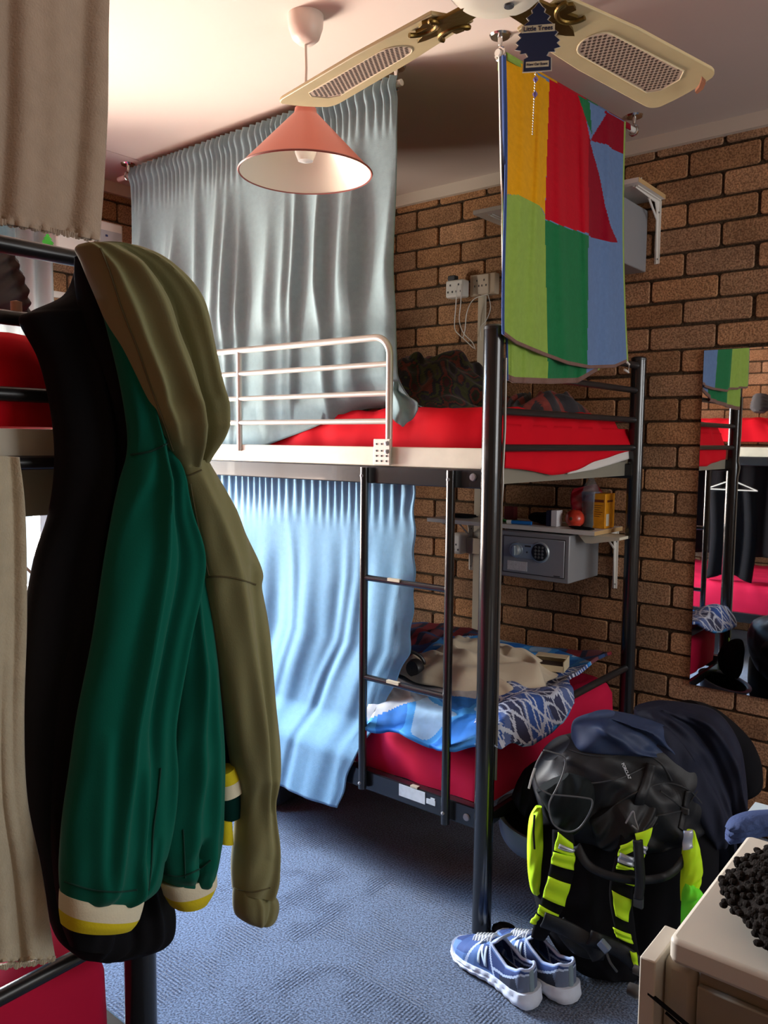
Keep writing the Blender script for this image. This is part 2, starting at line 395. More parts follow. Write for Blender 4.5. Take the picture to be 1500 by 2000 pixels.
def bunk(label, yfront, yback, far, tz, endx=-1.145, zt=(1.655, 1.567, 1.462, 1.363)):
    """bunk with its long side on yfront (aisle) and yback (wall), foot end at endx"""
    farx = -3.12; s = 1 if yback > yfront else -1
    t = thing('bunk_bed', label, 'bunk bed', (endx, yfront, 0))
    # posts with plastic caps
    for (x, y) in ((endx, yfront), (endx, yback), (farx, yfront), (farx, yback)):
        p = MB().tube([(x, y, 0.004), (x, y, tz)], .027, 24).build('post', M_black, t, bevel=0)
        MB().lathe([(.0272, -.006), (.0272, .002), (.022, .007), (.0, .008)], (x, y, tz), 24, cap=False).build('post_cap', M_blackrail, p)
    for x in (endx, farx):
        for z in zt:
            MB().tube([(x, yfront + s * .02, z), (x, yback - s * .02, z)], .0105 if z != zt[0] else .0125, 14).build('end_rail', M_blackrail, t)
        e = MB()
        sx = 1 if x == endx else -1
        e.box((x - sx * .030 - .003, min(yfront, yback), 1.262), (x - sx * .030 + .003, max(yfront, yback), 1.312 if far else 1.335))
        if not far and sx > 0: MB().box((x - .030, min(yfront, yback) + .03, 1.352), (x - .014, max(yfront, yback) - .03, 1.392)).build('mattress_board', M_cream, t, smooth=False)
        e.build('end_beam', mat('grey_beam', lin(140, 136, 122), .5, metal=.2) if x == endx else M_black, t, smooth=False)
        e = MB().box((x - .016, min(yfront, yback), .30), (x + .0, max(yfront, yback), .335)); e.build('end_beam', M_black, t, smooth=False)
        MB().tube([(x, yfront + s * .02, .555), (x, yback - s * .02, .555)], .0125, 14).build('end_rail', M_blackrail, t)
    for (y, d) in ((yfront, s), (yback, -s)):
        MB().box((farx, min(y - .002, y + d * .028), 1.252), (endx, max(y - .002, y + d * .028), 1.305)).build('side_beam', M_black, t, smooth=False, bevel=.003)
        MB().box((farx + .03, min(y + d * .001, y + d * .02), 1.3052), (endx - .02, max(y + d * .001, y + d * .02), 1.362)).build('mattress_board', M_cream, t, smooth=False, bevel=.003)
        MB().box((farx, min(y - .002, y + d * .028), .296), (endx, max(y - .002, y + d * .028), .356)).build('side_beam', M_black, t, smooth=False, bevel=.003)
    for z, nm in ((1.30, 0), (.335, 1)):
        m = MB()
        for k in range(12):
            xx = farx + .08 + k * (endx - farx - .16) / 11
            m.box((xx - .03, min(yfront, yback) + .03, z - .008), (xx + .03, max(yfront, yback) - .03, z + .004))
        m.build('slat_base', mat('pine_slats', lin(180, 150, 110), .7), t, smooth=False)
    for z, y in ((1.283, yfront - s * .003), (.322, yfront - s * .003)):
        MB().lathe([(.0001, -.005), (.009, -.004), (.011, 0)], (endx - .055, y, z), 16, axis='y', cap=False).build('bolt', M_grey, t) if s > 0 else None
    return t

YA, YAB = 1.86, 2.845
bunk1 = bunk('black metal bunk bed along the brick wall, with ladder and silver guard rail', YA, YAB, True, 1.68)
# silver guard rail
g = MB(); yg = YA + .0; xr = -1.497; r = .010
path = [(-3.0, yg, 1.683)] + arc((xr - .055, 1.628), .055, 90, 0, 8, y=yg) + [(xr, yg, 1.36)]
gr = MB().tube([(-3.0, yg, 1.33)] + [(-3.0, yg, 1.683)], .010, 12).tube([(-3.0, yg, 1.683)] + arc((xr - .055, 1.628), .055, 90, 0, 8, y=yg) + [(xr, yg, 1.33)], .0105, 14).build('guard_rail', M_silver, bunk1)
for z in (1.604, 1.519, 1.437):
    MB().tube([(-3.0, yg, z), (xr, yg, z)], .0085, 12).build('rail_bar', M_silver, gr)
for x in (-2.16, -2.7):
    MB().tube([(x, yg, 1.34), (x, yg, 1.68)], .0095, 12).build('rail_upright', M_silver, gr)
bk = MB().box((-1.545, YA - .014, 1.308), (-1.483, YA - .006, 1.385)).build('clamp_plate', mat('plate_white', lin(214, 210, 198), .5), gr, smooth=False, bevel=.002)
h = MB()
for i, (a, b) in enumerate([(a, b) for a in (-1.533, -1.514, -1.495) for b in (1.32, 1.335, 1.35, 1.37)]):
    h.lathe([(.0001, -.0160), (.0028, -.0155), (.0028, -.013)], (a, YA, b), 8, axis='y', cap=False)
h.build('plate_hole', mat('hole_dark', (.02, .02, .02), .6), bk)
MB().lathe([(.0001, -.021), (.006, -.019), (.007, -.014)], (-1.493, YA, 1.372), 12, axis='y', cap=False).lathe([(.0001, -.021), (.006, -.019), (.007, -.014)], (-1.493, YA, 1.348), 12, axis='y', cap=False).build('plate_bolt', M_grey, bk)
# ladder
la = MB().tube([(-1.575, YA - .018, .305), (-1.575, YA - .018, 1.30)], .013, 16).build('ladder', M_black, bunk1)
MB().tube([(-1.262, YA - .018, .29), (-1.262, YA - .018, 1.30)], .013, 16).build('ladder_upright', M_black, la)
for z in (.967, .66, ):
    MB().tube([(-1.575, YA - .018, z), (-1.262, YA - .018, z)], .0095, 14).build('rung', M_black, la)
    MB().box((-1.475, YA - .0295, z + .002), (-1.43, YA - .018, z + .0105)).build('worn_grip', mat('grip_cream', lin(190, 180, 156), .6), la, smooth=False)
for x in (-1.575, -1.262):
    for z in (.325, 1.275):
        MB().lathe([(.0001, -.036), (.005, -.034), (.005, -.028)], (x, YA, z), 10, axis='y', cap=False).build('screw', M_grey, la)
st = MB().box((-1.442, YA - .0042, .316), (-1.345, YA - .002, .352)).build('sticker', mat('sticker_white', lin(196, 206, 212), .6, var=.1, vscale=60), bunk1, smooth=False)
MB().box((-1.340, YA - .0042, .322), (-1.308, YA - .002, .337)).box((-1.325, YA - .0042, .337), (-1.310, YA - .002, .343)).build('sticker', MATS['sticker_white'], bunk1, smooth=False)
MB().box((-1.40, YA - .0042, .354), (-1.375, YA + .01, .359)).build('sticker', MATS['grip_cream'], bunk1, smooth=False)
# bent cable clip against the front post
MB().tube([(-1.115, YA + .012, 1.60), (-1.113, YA + .012, 1.42), (-1.118, YA + .014, 1.30), (-1.112, YA + .006, 1.27), (-1.118, YA + .012, 1.22), (-1.117, YA + .012, .45)], .004, 8).build('post_seam', mat('worn_edge', lin(120, 116, 110), .35, metal=.5), bunk1)

bunk2 = bunk('black metal bunk bed at the left, hung with hoodies and towels', .757, -.225, False, 1.655, zt=(1.648, 1.548, 1.441, 1.343))


# ------------------------------------------------------------------ mattresses
def fold_noise(x, y, seeds):
    o = 0
    for (kx, ky, ph, a) in seeds: o = o + a * np.sin(kx * x + ky * y + ph)
    return o
def mattress(name, label, x0, x1, y0, y1, z0, z1, m, wr=.004, seed=1, lip=0.0):
    R = np.random.default_rng(seed)
    nx, ny, rc = 90, 50, .045
    # superellipse profile wrapped round the plan: build as closed loft of plan rings
    rings = []
    prof = [(0.05, 0), (0.0, .018), (-.004, .3), (0.0, .7), (.012, .9), (.035, .985), (.08, 1.0)]
    per = []
    def plan(ins, n=220):
        a, b, c, d = x0 + ins, x1 - ins, y0 + ins, y1 - ins; rr = .05; pts = []
        L1, L2 = (b - a - 2 * rr), (d - c - 2 * rr)
        for (cx, cy, a0) in ((b - rr, d - rr, 0), (a + rr, d - rr, 90), (a + rr, c + rr, 180), (b - rr, c + rr, 270)):
            for q in range(9):
                w = math.radians(a0 + 90 * q / 8); pts.append((cx + rr * math.cos(w), cy + rr * math.sin(w)))
            # straight run
            nseg = 60 if a0 in (0, 180) else 30
            w = math.radians(a0 + 90); p0 = np.array(pts[-1])
            nxt = {0: (a + rr, d), 90: (a, c + rr), 180: (b - rr, c), 270: (b, d - rr)}[a0]
            for q in range(1, nseg): pts.append(tuple(p0 + (np.array(nxt) - p0) * q / nseg))
        return np.array(pts)
    S = [(R.uniform(10, 60), R.uniform(10, 60), R.uniform(0, 6), wr * R.uniform(.2, .6)) for _ in range(7)]
    for ins, t in prof:
        p = plan(ins); z = z0 + (z1 - z0) * t
        f = fold_noise(p[:, 0] + t * .3, p[:, 1] - t * .2, S)
        q = np.column_stack([p[:, 0] , p[:, 1], np.full(len(p), z)])
        cx, cy = (x0 + x1) / 2, (y0 + y1) / 2
        n = np.column_stack([np.sign(p[:, 0] - cx) * (np.abs(p[:, 0] - cx) > (x1 - x0) / 2 - .1), np.sign(p[:, 1] - cy) * (np.abs(p[:, 1] - cy) > (y1 - y0) / 2 - .1)])
        q[:, :2] += n * f[:, None]; q[:, 2] += f * (t > .5)
        rings.append(q)
    mb = MB(); mb.grid(np.array(rings), wrapu=True)
    # top cap as grid of shrinking rings
    top = [rings[-1]]
    c = np.array([(x0 + x1) / 2, (y0 + y1) / 2, z1])
    for k in range(1, 9):
        q = rings[-1] * (1 - k / 9) + c * (k / 9); q[:, 2] = z1 + fold_noise(q[:, 0], q[:, 1], S) ; top.append(q)
    top.append(np.repeat(c[None], len(rings[-1]), 0) + 0); mb.grid(np.array(top), wrapu=True)
    bot = [rings[0], rings[0] * .0 + np.array([c[0], c[1], z0])]; mb.grid(np.array(bot), wrapu=True)
    o = mb.build(name, m, sharp=60)
    return tag(o, label, 'mattress')
up = mattress('mattress', 'mattress in bright red sheet on the upper bunk by the brick wall', -3.08, -1.182, YA + .060, YAB - .03, 1.313, 1.477, M_redsheet, .005, 3)
mattress('mattress', 'mattress in crimson fitted sheet on the lower bunk by the brick wall', -3.08, -1.168, YA + .048, YAB - .03, .343, .515, M_magsheet, .003, 4)
mattress('mattress', 'mattress in red sheet on the upper bunk behind the hoodies', -3.08, -1.17, -.20, .727, 1.393, 1.535, M_redsheet, .006, 5)
mattress('mattress', 'mattress in crimson sheet on the lower bunk below the beige towel', -3.08, -1.17, -.20, .727, .345, .53, M_magsheet, .003, 6)

# sagging sheet edge over the upper end beam and the white underlay corner
def sheet(P, mats, name, parent=None, solid=.003, cols=None, **k):
    mb = MB(); mb.grid(np.array(P)); o = mb.build(name, mats, parent, solid=solid, recalc=False, **k)
    if cols is not None: vcol(o, cols)
    return o
be = [(985, 914), (1020, 917), (1050, 922), (1075, 928), (1100, 926), (1125, 918), (1160, 902), (1200, 889), (1238, 878)]
rows = []
for i in range(14):
    t = i / 13; row = []
    for j in range(90):
        u = j / 89; px = 985 + 253 * u; py = np.interp(px, [b[0] for b in be], [b[1] for b in be])
        x = -1.180 + .024 * ss(0, .8, t) + .003 * math.sin(u * 30 + t * 3)
        q = at(px, py, x=-1.157); z = 1.43 + (q[2] - 1.43) * t
        row.append((x, q[1], z))
    rows.append(row)
sheet(rows, M_redsheet, 'sheet_overhang', up, sharp=80)
rows = [[at(px, np.interp(px, [1108, 1160, 1200, 1238], [923, 900, 886, 874]) * (1 - t) + np.interp(px, [1108, 1160, 1200, 1238], [926, 917, 905, 893]) * t, x=-1.160 - .004 * (1 - t)) for px in np.linspace(1108, 1238, 24)] for t in np.linspace(0, 1, 6)]
o = sheet(rows, mat('white_underlay', lin(214, 210, 206), .8, bump=.2, bscale=60), 'underlay', up)
tag(o, 'white underlay corner')

# ------------------------------------------------------------------ curtain rods on brackets
def rod(label, A, B, brk, group, r=.0095):
    A, B = np.array(A, float), np.array(B, float)
    t = thing('curtain_rod', label, 'curtain rod', tuple((A + B) / 2), group)
    MB().tube([A, B], r, 16).build('pole', M_white, t)
    for s_ in brk:
        c = A + (B - A) * s_
        b = MB(); b.lathe([(.0, -.006), (.026, -.005), (.030, 0)], (c[0], c[1], ZC), 20, cap=False).tube([(c[0], c[1], ZC), (c[0], c[1], c[2] + .022)], [.009, .005], 10)
        hook = [(c[0] + .0, c[1] + .015 * math.cos(w) * 0, c[2]) for w in (0,)]
        d = (B - A) / np.linalg.norm(B - A); n = np.cross(d, [0, 0, 1])
        pts = [c + n * .0155 * math.sin(w) + np.array([0, 0, 1]) * .0155 * math.cos(w) for w in np.linspace(0, PI * 1.45, 14)]
        b.tube([(c[0], c[1], c[2] + .03)] + pts, .0042, 8)
        b.build('bracket', M_chrome, t)
    return t
YR = 1.95; ZR = 2.432
rod('white rod holding the pale blue curtain, hooked to the ceiling', (-3.0, YR, ZR), (-1.535, YR, ZR), (0.045, .985), None)
rod('short white rod holding the multicoloured towel', (-1.218, 1.965, ZR), (-1.142, 2.735, ZR), (.015, .985), None)
rod('white rod near the ceiling holding the taupe towel', (-1.12, -.1, ZR), (-1.12, .74, ZR), (.03, .97), None)

# ------------------------------------------------------------------ upper curtain
R = np.random.default_rng(21)
nc, nr = 300, 130
peaks = np.sort((np.arange(15) + R.uniform(.1, .9, 15)) / 15); amps = R.uniform(.35, 1.0, 15); wid = R.uniform(.011, .020, 15); drift = R.uniform(-.02, .02, 15); start = R.uniform(.05, .35, 15)
def curtain_fold(u, t):
    top = .008 * np.sin(u * 2 * PI * 46 + 2 * np.sin(u * 31)) * (1 - ss(.02, .2, t))
    mid = 0
    for p_, a_, w_, d_, s0 in zip(peaks, amps, wid, drift, start):
        pu = p_ + d_ * t + .006 * np.sin(3 * t + p_ * 20); e = (u - pu) / (w_ * (1 + .8 * t))
        mid = mid + a_ * ss(s0 - .1, s0 + .35, t) * np.exp(-abs(e) ** (1.3 if e < 0 else 2.2))
    big = .5 + .5 * np.sin(u * 2 * PI * 5.2 + .8 * t + .6)
    return -(top + .044 * mid + .020 * big * ss(.05, .5, t))
P = np.zeros((nr, nc, 3))
for i in range(nr):
    t = i / (nr - 1)
    for j in range(nc):
        u = j / (nc - 1)
        x = -2.885 + (1.342 + .040 * t) * u + .008 * math.sin(12 * u + 4 * t) * t * (1 - u)
        zb = 1.350 + .135 * np.clip((u - .56) / .36, 0, 1)   # the hem climbs on to the mattress near the ladder
        z = 2.450 + (zb - 2.450) * t
        y = YR - .018 * (1 - ss(.1, .5, t)) + (1.918 - YR) * ss(.2, .8, t)
        f = curtain_fold(u, t) * (1 - .55 * ss(.55, .75, t)) * (1 - .5 * ss(.85, 1, t))
        y += f - .010 * ss(.0, .03, t) * (1 - ss(.03, .07, t))
        k = ss(.90, 1.0, t) * ss(.72, .95, u); k *= ss(1.40, 1.475, zb); y += .12 * k; z = z * (1 - k) + (1.486 + .004 * math.sin(u * 60)) * k
        if z < 1.72: y = 1.880 + .5 * (y - 1.880) if y < 1.880 else y
        if z < 1.52: y += (min(y, 1.910) - y) * (1 - ss(1.476, 1.52, z)) if k < .05 else 0
        P[i, j] = (x, y, z)
cur = sheet(P, M_curtain, 'privacy_curtain', solid=.0025, sharp=80)
solo(cur, 'pale blue curtain hung from ceiling rod in front of the upper bunk', 'curtain')
# hanging corner beside the guard rail end
Q = []
for i in range(24):
    t = i / 23; row = []
    for j in range(26):
        u = j / 25
        px = 758 + (20 + 38 * ss(.3, .8, t)) * u; py = 745 + 52 * t + (44 * t * (1 - abs(u - .5) * 2) + 6 * math.sin(u * 9)) * ss(.3, .9, t)
        y = 1.90 + .012 * math.sin(u * 8 + t * 2) - .025 * ss(.5, 1, t) * (1 - abs(u - .5) * 1.2)
        row.append(at(px, py, y=y))
    Q.append(row)
sheet(Q, M_curtain, 'curtain_corner', cur, solid=.0025, sharp=80)

# curtain pole ring hem ends
# ------------------------------------------------------------------ lower curtain
R = np.random.default_rng(5)
nc, nr = 240, 110; P = np.zeros((nr, nc, 3))
edge = [(0, -1.43), (.3, -1.428), (.5, -1.45), (.62, -1.52), (.8, -1.60), (1, -1.675)]
ex = [e[0] for e in edge]; ev = [e[1] for e in edge]
pk = np.sort(R.uniform(0, 1, 16)); pa = R.uniform(.3, 1, 16)
for i in range(nr):
    t = i / (nr - 1); xr_ = np.interp(t, ex, ev); xl = -2.95
    for j in range(nc):
        u = j / (nc - 1); x = xl + (xr_ - xl) * u
        zb = .215 + .0 * u - .012 * math.sin(u * 9) + .03 * (1 - ss(.3, .95, u))
        z = 1.262 + (zb - 1.262) * t
        f = .007 * math.sin(u * 2 * PI * 44 + 2 * math.sin(u * 23)) * (1 - ss(0, .18, t)) 
        for p_, a_ in zip(pk, pa): f -= .010 * a_ * math.exp(-((u - p_ - .02 * math.sin(t * 4 + p_ * 9)) / .014) ** 2) * ss(.05, .4, t)
        f += ss(.1, .5, t) * (.011 * math.sin(u * 2 * PI * 5 + t * 2) + .004 * math.sin(u * 2 * PI * 15 + t))
        x += .004 * math.sin(t * 55) * (u > .97)
        z_ = z; y = 1.902 + f * (.75 - .4 * ss(.55, .85, t)); y = min(max(y, 1.872), 1.93)
        k_ = ss(.50, .38, z) if False else 1 - ss(.38, .50, z); y = y * (1 - k_) + (1.838 + f * .25) * k_
        P[i, j] = (x, y, z)
o = sheet(P, M_lowcurtain, 'privacy_curtain', solid=.0025, sharp=80)
solo(o, 'sky blue curtain hung from the side beam in front of the lower bunk', 'curtain')

# ------------------------------------------------------------------ multicoloured towel over the short rod
def pip(px, py, poly):
    c = False; n = len(poly); j = n - 1
    for i in range(n):
        xi, yi = poly[i]; xj, yj = poly[j]
        if (yi > py) != (yj > py) and px < (xj - xi) * (py - yi) / (yj - yi) + xi: c = not c
        j = i
    return c
TC = dict(y=lin(216, 156, 14), r=lin(182, 12, 34), dr=lin(138, 8, 34), g=lin(34, 112, 68), lg=lin(138, 168, 76), b=lin(100, 126, 168), db=lin(60, 84, 140), hem=lin(120, 92, 84), w=lin(220, 216, 210), nv=lin(28, 32, 50))
zones = [('y', [(985, 100), (1071, 160), (1062, 418), (1052, 400), (1010, 380), (985, 378)]),
         ('lg', [(980, 95), (1022, 125), (1016, 150), (1000, 160), (990, 250), (980, 250)]),
         ('y', [(1000, 165), (1020, 135), (1030, 200), (990, 260)]),
         ('g', [(1122, 170), (1150, 200), (1154, 262), (1140, 225)]),
         ('b', [(1140, 195), (1182, 222), (1151, 272), (1154, 262)]),
         ('dr', [(1180, 215), (1230, 245), (1220, 302), (1196, 292), (1185, 282), (1151, 274)]),
         ('b', [(1150, 276), (1186, 282), (1212, 302), (1228, 305), (1220, 480), (1206, 474), (1190, 440), (1180, 400), (1168, 340)]),
         ('dr', [(1148, 262), (1168, 340), (1182, 405), (1190, 440), (1205, 474), (1180, 470), (1147, 460)]),
         ('r', [(1071, 150), (1122, 170), (1142, 230), (1150, 270), (1147, 455), (1110, 445), (1062, 426)]),
         ('g', [(1062, 428), (1110, 446), (1147, 458), (1145, 730), (1068, 730)]),
         ('b', [(1147, 455), (1260, 470), (1260, 740), (1145, 740)]),
         ('lg', [(960, 378), (1010, 380), (1052, 400), (1062, 420), (1068, 740), (960, 740)])]
def tcol(px, py):
    for k, z in zones:
        if pip(px, py, z): return TC[k]
    return TC['b']
def towel_layer(tl, tr, lf, rt, bot, xoff, zonef, nu=150, nv=240, hemw=.012, amp=1.0, seed=0):
    P = np.zeros((nv, nu, 3)); PX = np.zeros((nv, nu, 2))
    R = np.random.default_rng(seed)
    ks = [(.12, .7, .03), (.27, 1.0, .022), (.47, .6, .03), (.66, 1., .025), (.84, .8, .03)]
    for i in range(nv):
        v = i / (nv - 1)
        for j in range(nu):
            u = j / (nu - 1)
            T = np.array(tl) + (np.array(tr) - np.array(tl)) * u
            B = np.array([np.interp(u, [b[0] for b in bot], [b[1] for b in bot]), np.interp(u, [b[0] for b in bot], [b[2] for b in bot])])
            px, py = T + (B - T) * v
            px += lf(v) * (1 - u) + rt(v) * u
            f = 0
            for p_, a_, w_ in ks: f += a_ * math.exp(-((u - p_ - .03 * math.sin(v * 3 + p_ * 8)) / (w_ + .02 * v)) ** 2)
            x_rod = -1.217 + .074 * u + (.013 if xoff > -1.12 else .004)
            xx = x_rod + (xoff - x_rod) * ss(0, .55, v) + amp * (.012 * f * (.25 + .75 * ss(0, .3, v)) + .006 * math.sin(u * 14 + v) * v) - .004
            P[i, j] = at(px, py, x=xx); PX[i, j] = (px, py)
    cols = []
    for i in range(nv - 1):
        for j in range(nu - 1):
            c = zonef(*PX[i, j])
            if i >= nv - 4: c = TC['hem']
            if j < 2 or j >= nu - 3: c = lin(150, 176, 90) if j >= nu - 3 else TC['db']
            cols.append(c)
    return P, cols
M_towel = mat_attr_fabric('printed_terry', rough=.98, spec=.1, bump=.6, bscale=300, bdist=.002, sheen=.08, var=.06, vscale=60)
bt = thing('beach_towel', 'multicoloured patchwork beach towel folded over the short rod', 'towel', (-1.17, 2.3, 1.6))
P, cols = towel_layer((984, 106), (1221, 238), lambda v: 3 * math.sin(v * 5), lambda v: -6 * math.sin(v * PI) , [(0, 984, 652), (.12, 1010, 672), (.3, 1062, 694), (.5, 1110, 712), (.7, 1152, 720), (.88, 1200, 718), (1, 1226, 706)], -1.104, tcol, seed=1)
sheet(P, M_towel, 'front_fall', bt, cols=cols, sharp=80, solid=.005)
def tcol2(px, py): return TC['lg'] if px < 1068 else TC['g'] if px < 1143 else TC['b']
P, cols = towel_layer((978, 110), (1216, 238), lambda v: 8 * v, lambda v: -30 * v, [(0, 982, 742), (.12, 1000, 748), (.5, 1085, 750), (.8, 1150, 748), (1, 1200, 722)], -1.124, tcol2, seed=2, nv=160, nu=110)
sheet(P, M_towel, 'back_fall', bt, cols=cols, sharp=80, solid=.005)
# striped inner edge and the fold over the rod
def stripe(px, py):
    k = int((py) // 36) % 4
    return TC['nv'] if px > 976 else TC['w']
P, cols = towel_layer((974, 112), (984, 107), lambda v: 0, lambda v: 0, [(0, 984, 655), (1, 990, 660)], -1.122, lambda px, py: TC['nv'], nu=14, amp=.3)
cols = [TC['w'] if (k % 13) < 3 else TC['nv'] if (k % 13) < 9 else TC['db'] for k in range(len(cols))]
sheet(P, M_towel, 'side_fall', bt, cols=cols, sharp=80, solid=.004)
rows = []
A0, B0 = np.array((-1.217, 1.975, ZR)), np.array((-1.143, 2.725, ZR))
P = []
cols = []
for i in range(9):
    w = PI * i / 8; P.append([A0 + (B0 - A0) * u + np.array([.0145 * math.cos(w), 0, .0125 * math.sin(w) - .004]) + (np.array([0.0, 0, -.012]) if i == 0 else np.array([0, 0, -.03]) if i == 8 else 0) for u in np.linspace(.02, .93, 60)])
for i in range(8):
    for j in range(59):
        u = j / 58; cols.append(TC['lg'] if u < .1 else TC['y'] if u < .36 else TC['r'] if u < .6 else TC['g'] if u < .7 else TC['b'] if u < .8 else TC['dr'])
sheet(P, M_towel, 'rod_fold', bt, cols=cols, solid=.004)
MB().tube([at(1223, 706, x=-1.10), at(1229, 712, x=-1.10), at(1227, 727, x=-1.10), at(1220, 722, x=-1.10)], .004, 8).build('hanging_loop', mat('loop_white', lin(214, 208, 200), .8), bt)

# ------------------------------------------------------------------ generic loft (sleeves, bags, lumps)
def cr(vals, n):
    """smooth resampling of rows"""
    v = np.asarray(vals, float); m = len(v); out = []
    for s_ in np.linspace(0, m - 1, n):
        i = min(int(s_), m - 2); t = s_ - i
        p0, p1, p2, p3 = v[max(i - 1, 0)], v[i], v[i + 1], v[min(i + 2, m - 1)]
        out.append(.5 * ((2 * p1) + (-p0 + p2) * t + (2 * p0 - 5 * p1 + 4 * p2 - p3) * t * t + (-p0 + 3 * p1 - 3 * p2 + p3) * t ** 3))
    return np.array(out)
def loft(rows, dep, n=70, na=56, x=None, d=None, folds=(), sq=.75, noise=0, seed=0, close=True, N=None, capdome=0):
    """rows: (pxL,pyL,pxR,pyR[,depth scale]) edges down the piece, on the plane x=... or at forward distance d"""
    rr = [tuple(r) + (1.,) * (5 - len(r)) for r in rows]; n = int(n * 1.5); na = na * 2; rr = cr(rr, n); R = np.random.default_rng(seed)
    S = [(R.uniform(2, 9), R.uniform(3, 14), R.uniform(0, 6), R.uniform(.3, 1)) for _ in range(6)]
    P = np.zeros((n, na, 3))
    if N is None: N = np.array([1, 0, 0.]) if x is not None else -FWD
    for i in range(n):
        t = i / (n - 1); a, b, c_, e, ds = rr[i]
        dd = None if d is None else (d(t) if callable(d) else d); xx = None if x is None else (x(t) if callable(x) else x)
        L_ = at(a, b, x=xx, d=dd); R_ = at(c_, e, x=xx, d=dd); mid = (L_ + R_) / 2; hv = (R_ - L_) / 2
        hw = np.linalg.norm(hv); D = min(dep * ds, hw * 1.1) if capdome == 0 else dep * ds
        for k in range(na):
            w = 2 * PI * k / na; u = math.cos(w); s_ = math.sin(w)
            off = D * math.copysign(abs(s_) ** sq, s_)
            fo = 0
            if s_ > 0 or True:
                for (u0, t0, u1, t1, wd, am) in folds:
                    if t < min(t0, t1) - .05 or t > max(t0, t1) + .05: continue
                    q = np.clip((t - t0) / (t1 - t0 + 1e-9), 0, 1); uc = u0 + (u1 - u0) * q
                    env = math.sin(PI * np.clip((t - min(t0, t1) + .05) / (abs(t1 - t0) + .1), 0, 1)) ** .5
                    fo += am * env * math.exp(-((u - uc) / wd) ** 2)
            if noise: fo += noise * sum(a_ * math.sin(kx * u + ky * t * 3 + ph) for kx, ky, ph, a_ in S) / 3
            off += fo * min(1, abs(s_) * 2.5) * math.copysign(1, s_) if s_ > 0 else fo * .3 * s_
            P[i, k] = mid + hv * u + N * off
    mb = MB(); mb.grid(P, wrapu=True)
    if close:
        for ring in (P[0], P[-1]):
            c0 = ring.mean(0); mb.grid(np.array([ring, ring * .5 + c0 * .5, np.repeat(c0[None], na, 0)]), wrapu=True)
    return mb
def rows_of(t):  # (py, xl, xr)
    return [(a[1], a[0], a[2], a[0]) + tuple(a[3:]) for a in t]

def on(obj, px, py, lift=.0006):
    """the point of a built surface that the photo pixel shows"""
    off = np.array(obj.parent.location) if obj.parent else np.zeros(3)
    r_ = ray(px, py); r_ = r_ / np.linalg.norm(r_)
    me = obj.data
    if obj.name not in BVH:
        BVH[obj.name] = BVHTree.FromPolygons([v.co[:] for v in me.vertices], [p.vertices[:] for p in me.polygons])
    h = BVH[obj.name].ray_cast(Vector(CAMP - off), Vector(r_))
    return None if h[0] is None else np.array(h[0]) + off - r_ * lift
def seam(obj, pts, r_, m, par, n=40, name='seam'):
    P = [on(obj, a, b) for a, b in cr(pts, n)]; P = [p for p in P if p is not None]
    if len(P) > 3: return MB().tube(P, r_, 6).build(name, m, par)
# ---- hoodies at the end of the near bunk
# black jacket at the back
bj = thing('black_jacket', 'long black jacket hanging furthest left under the green hoodie', 'jacket', (-1.08, .7, 1.0))
loft(rows_of([(500, 150, 215, .3), (530, 152, 225, .6), (575, 132, 232, .8), (605, 70, 240, .9), (625, 46, 246), (700, 84, 262), (800, 108, 275), (900, 116, 282), (1000, 104, 290), (1100, 72, 300), (1250, 48, 300), (1400, 38, 300), (1560, 44, 305), (1700, 74, 318), (1790, 98, 335, .9), (1840, 118, 318, .8), (1868, 150, 240, .5)]), .05, 110, 90, x=-1.085,
     folds=[(.1, .15, .5, .9, .10, .02), (-.3, .3, -.5, .95, .12, .018), (.5, .1, .7, .6, .1, .02), (-.05, .5, .1, .95, .08, -.015)], noise=.006, seed=2).build('jacket_body', M_blackcloth, bj, sharp=80)
loft(rows_of([(640, 180, 250, .6), (760, 200, 262), (880, 205, 268), (1000, 190, 262), (1150, 160, 240), (1350, 110, 220), (1600, 100, 215), (1780, 120, 220), (1850, 140, 215, .7)]), .032, 70, 44, x=-1.05,
     folds=[(0, .1, .3, .8, .2, .012)], noise=.004, seed=8).build('jacket_sleeve', M_blackcloth, bj, sharp=80)
loft(rows_of([(500, 150, 200, .6), (560, 155, 225), (640, 170, 262), (740, 205, 268), (830, 225, 270), (900, 232, 268, .6)]), .03, 40, 40, x=-1.03,
     folds=[(.2, .1, .5, .9, .2, .012)], noise=.003, seed=9).build('jacket_hood', M_blackcloth, bj, sharp=80)

# green hoodie
gh = thing('green_hoodie', 'dark green hoodie with white and yellow striped cuffs', 'hoodie', (-1.0, .75, 1.0))
loft(rows_of([(492, 150, 190, .3), (560, 178, 225, .6), (650, 205, 262), (760, 240, 308), (870, 258, 335), (950, 246, 352), (1100, 230, 400), (1300, 240, 440), (1450, 280, 462), (1560, 300, 470)]), .03, 90, 60, x=-1.035,
     folds=[(.5, .3, .7, 1, .15, .012)], noise=.003, seed=3).build('hoodie_body', M_dkgreen, gh, sharp=80)
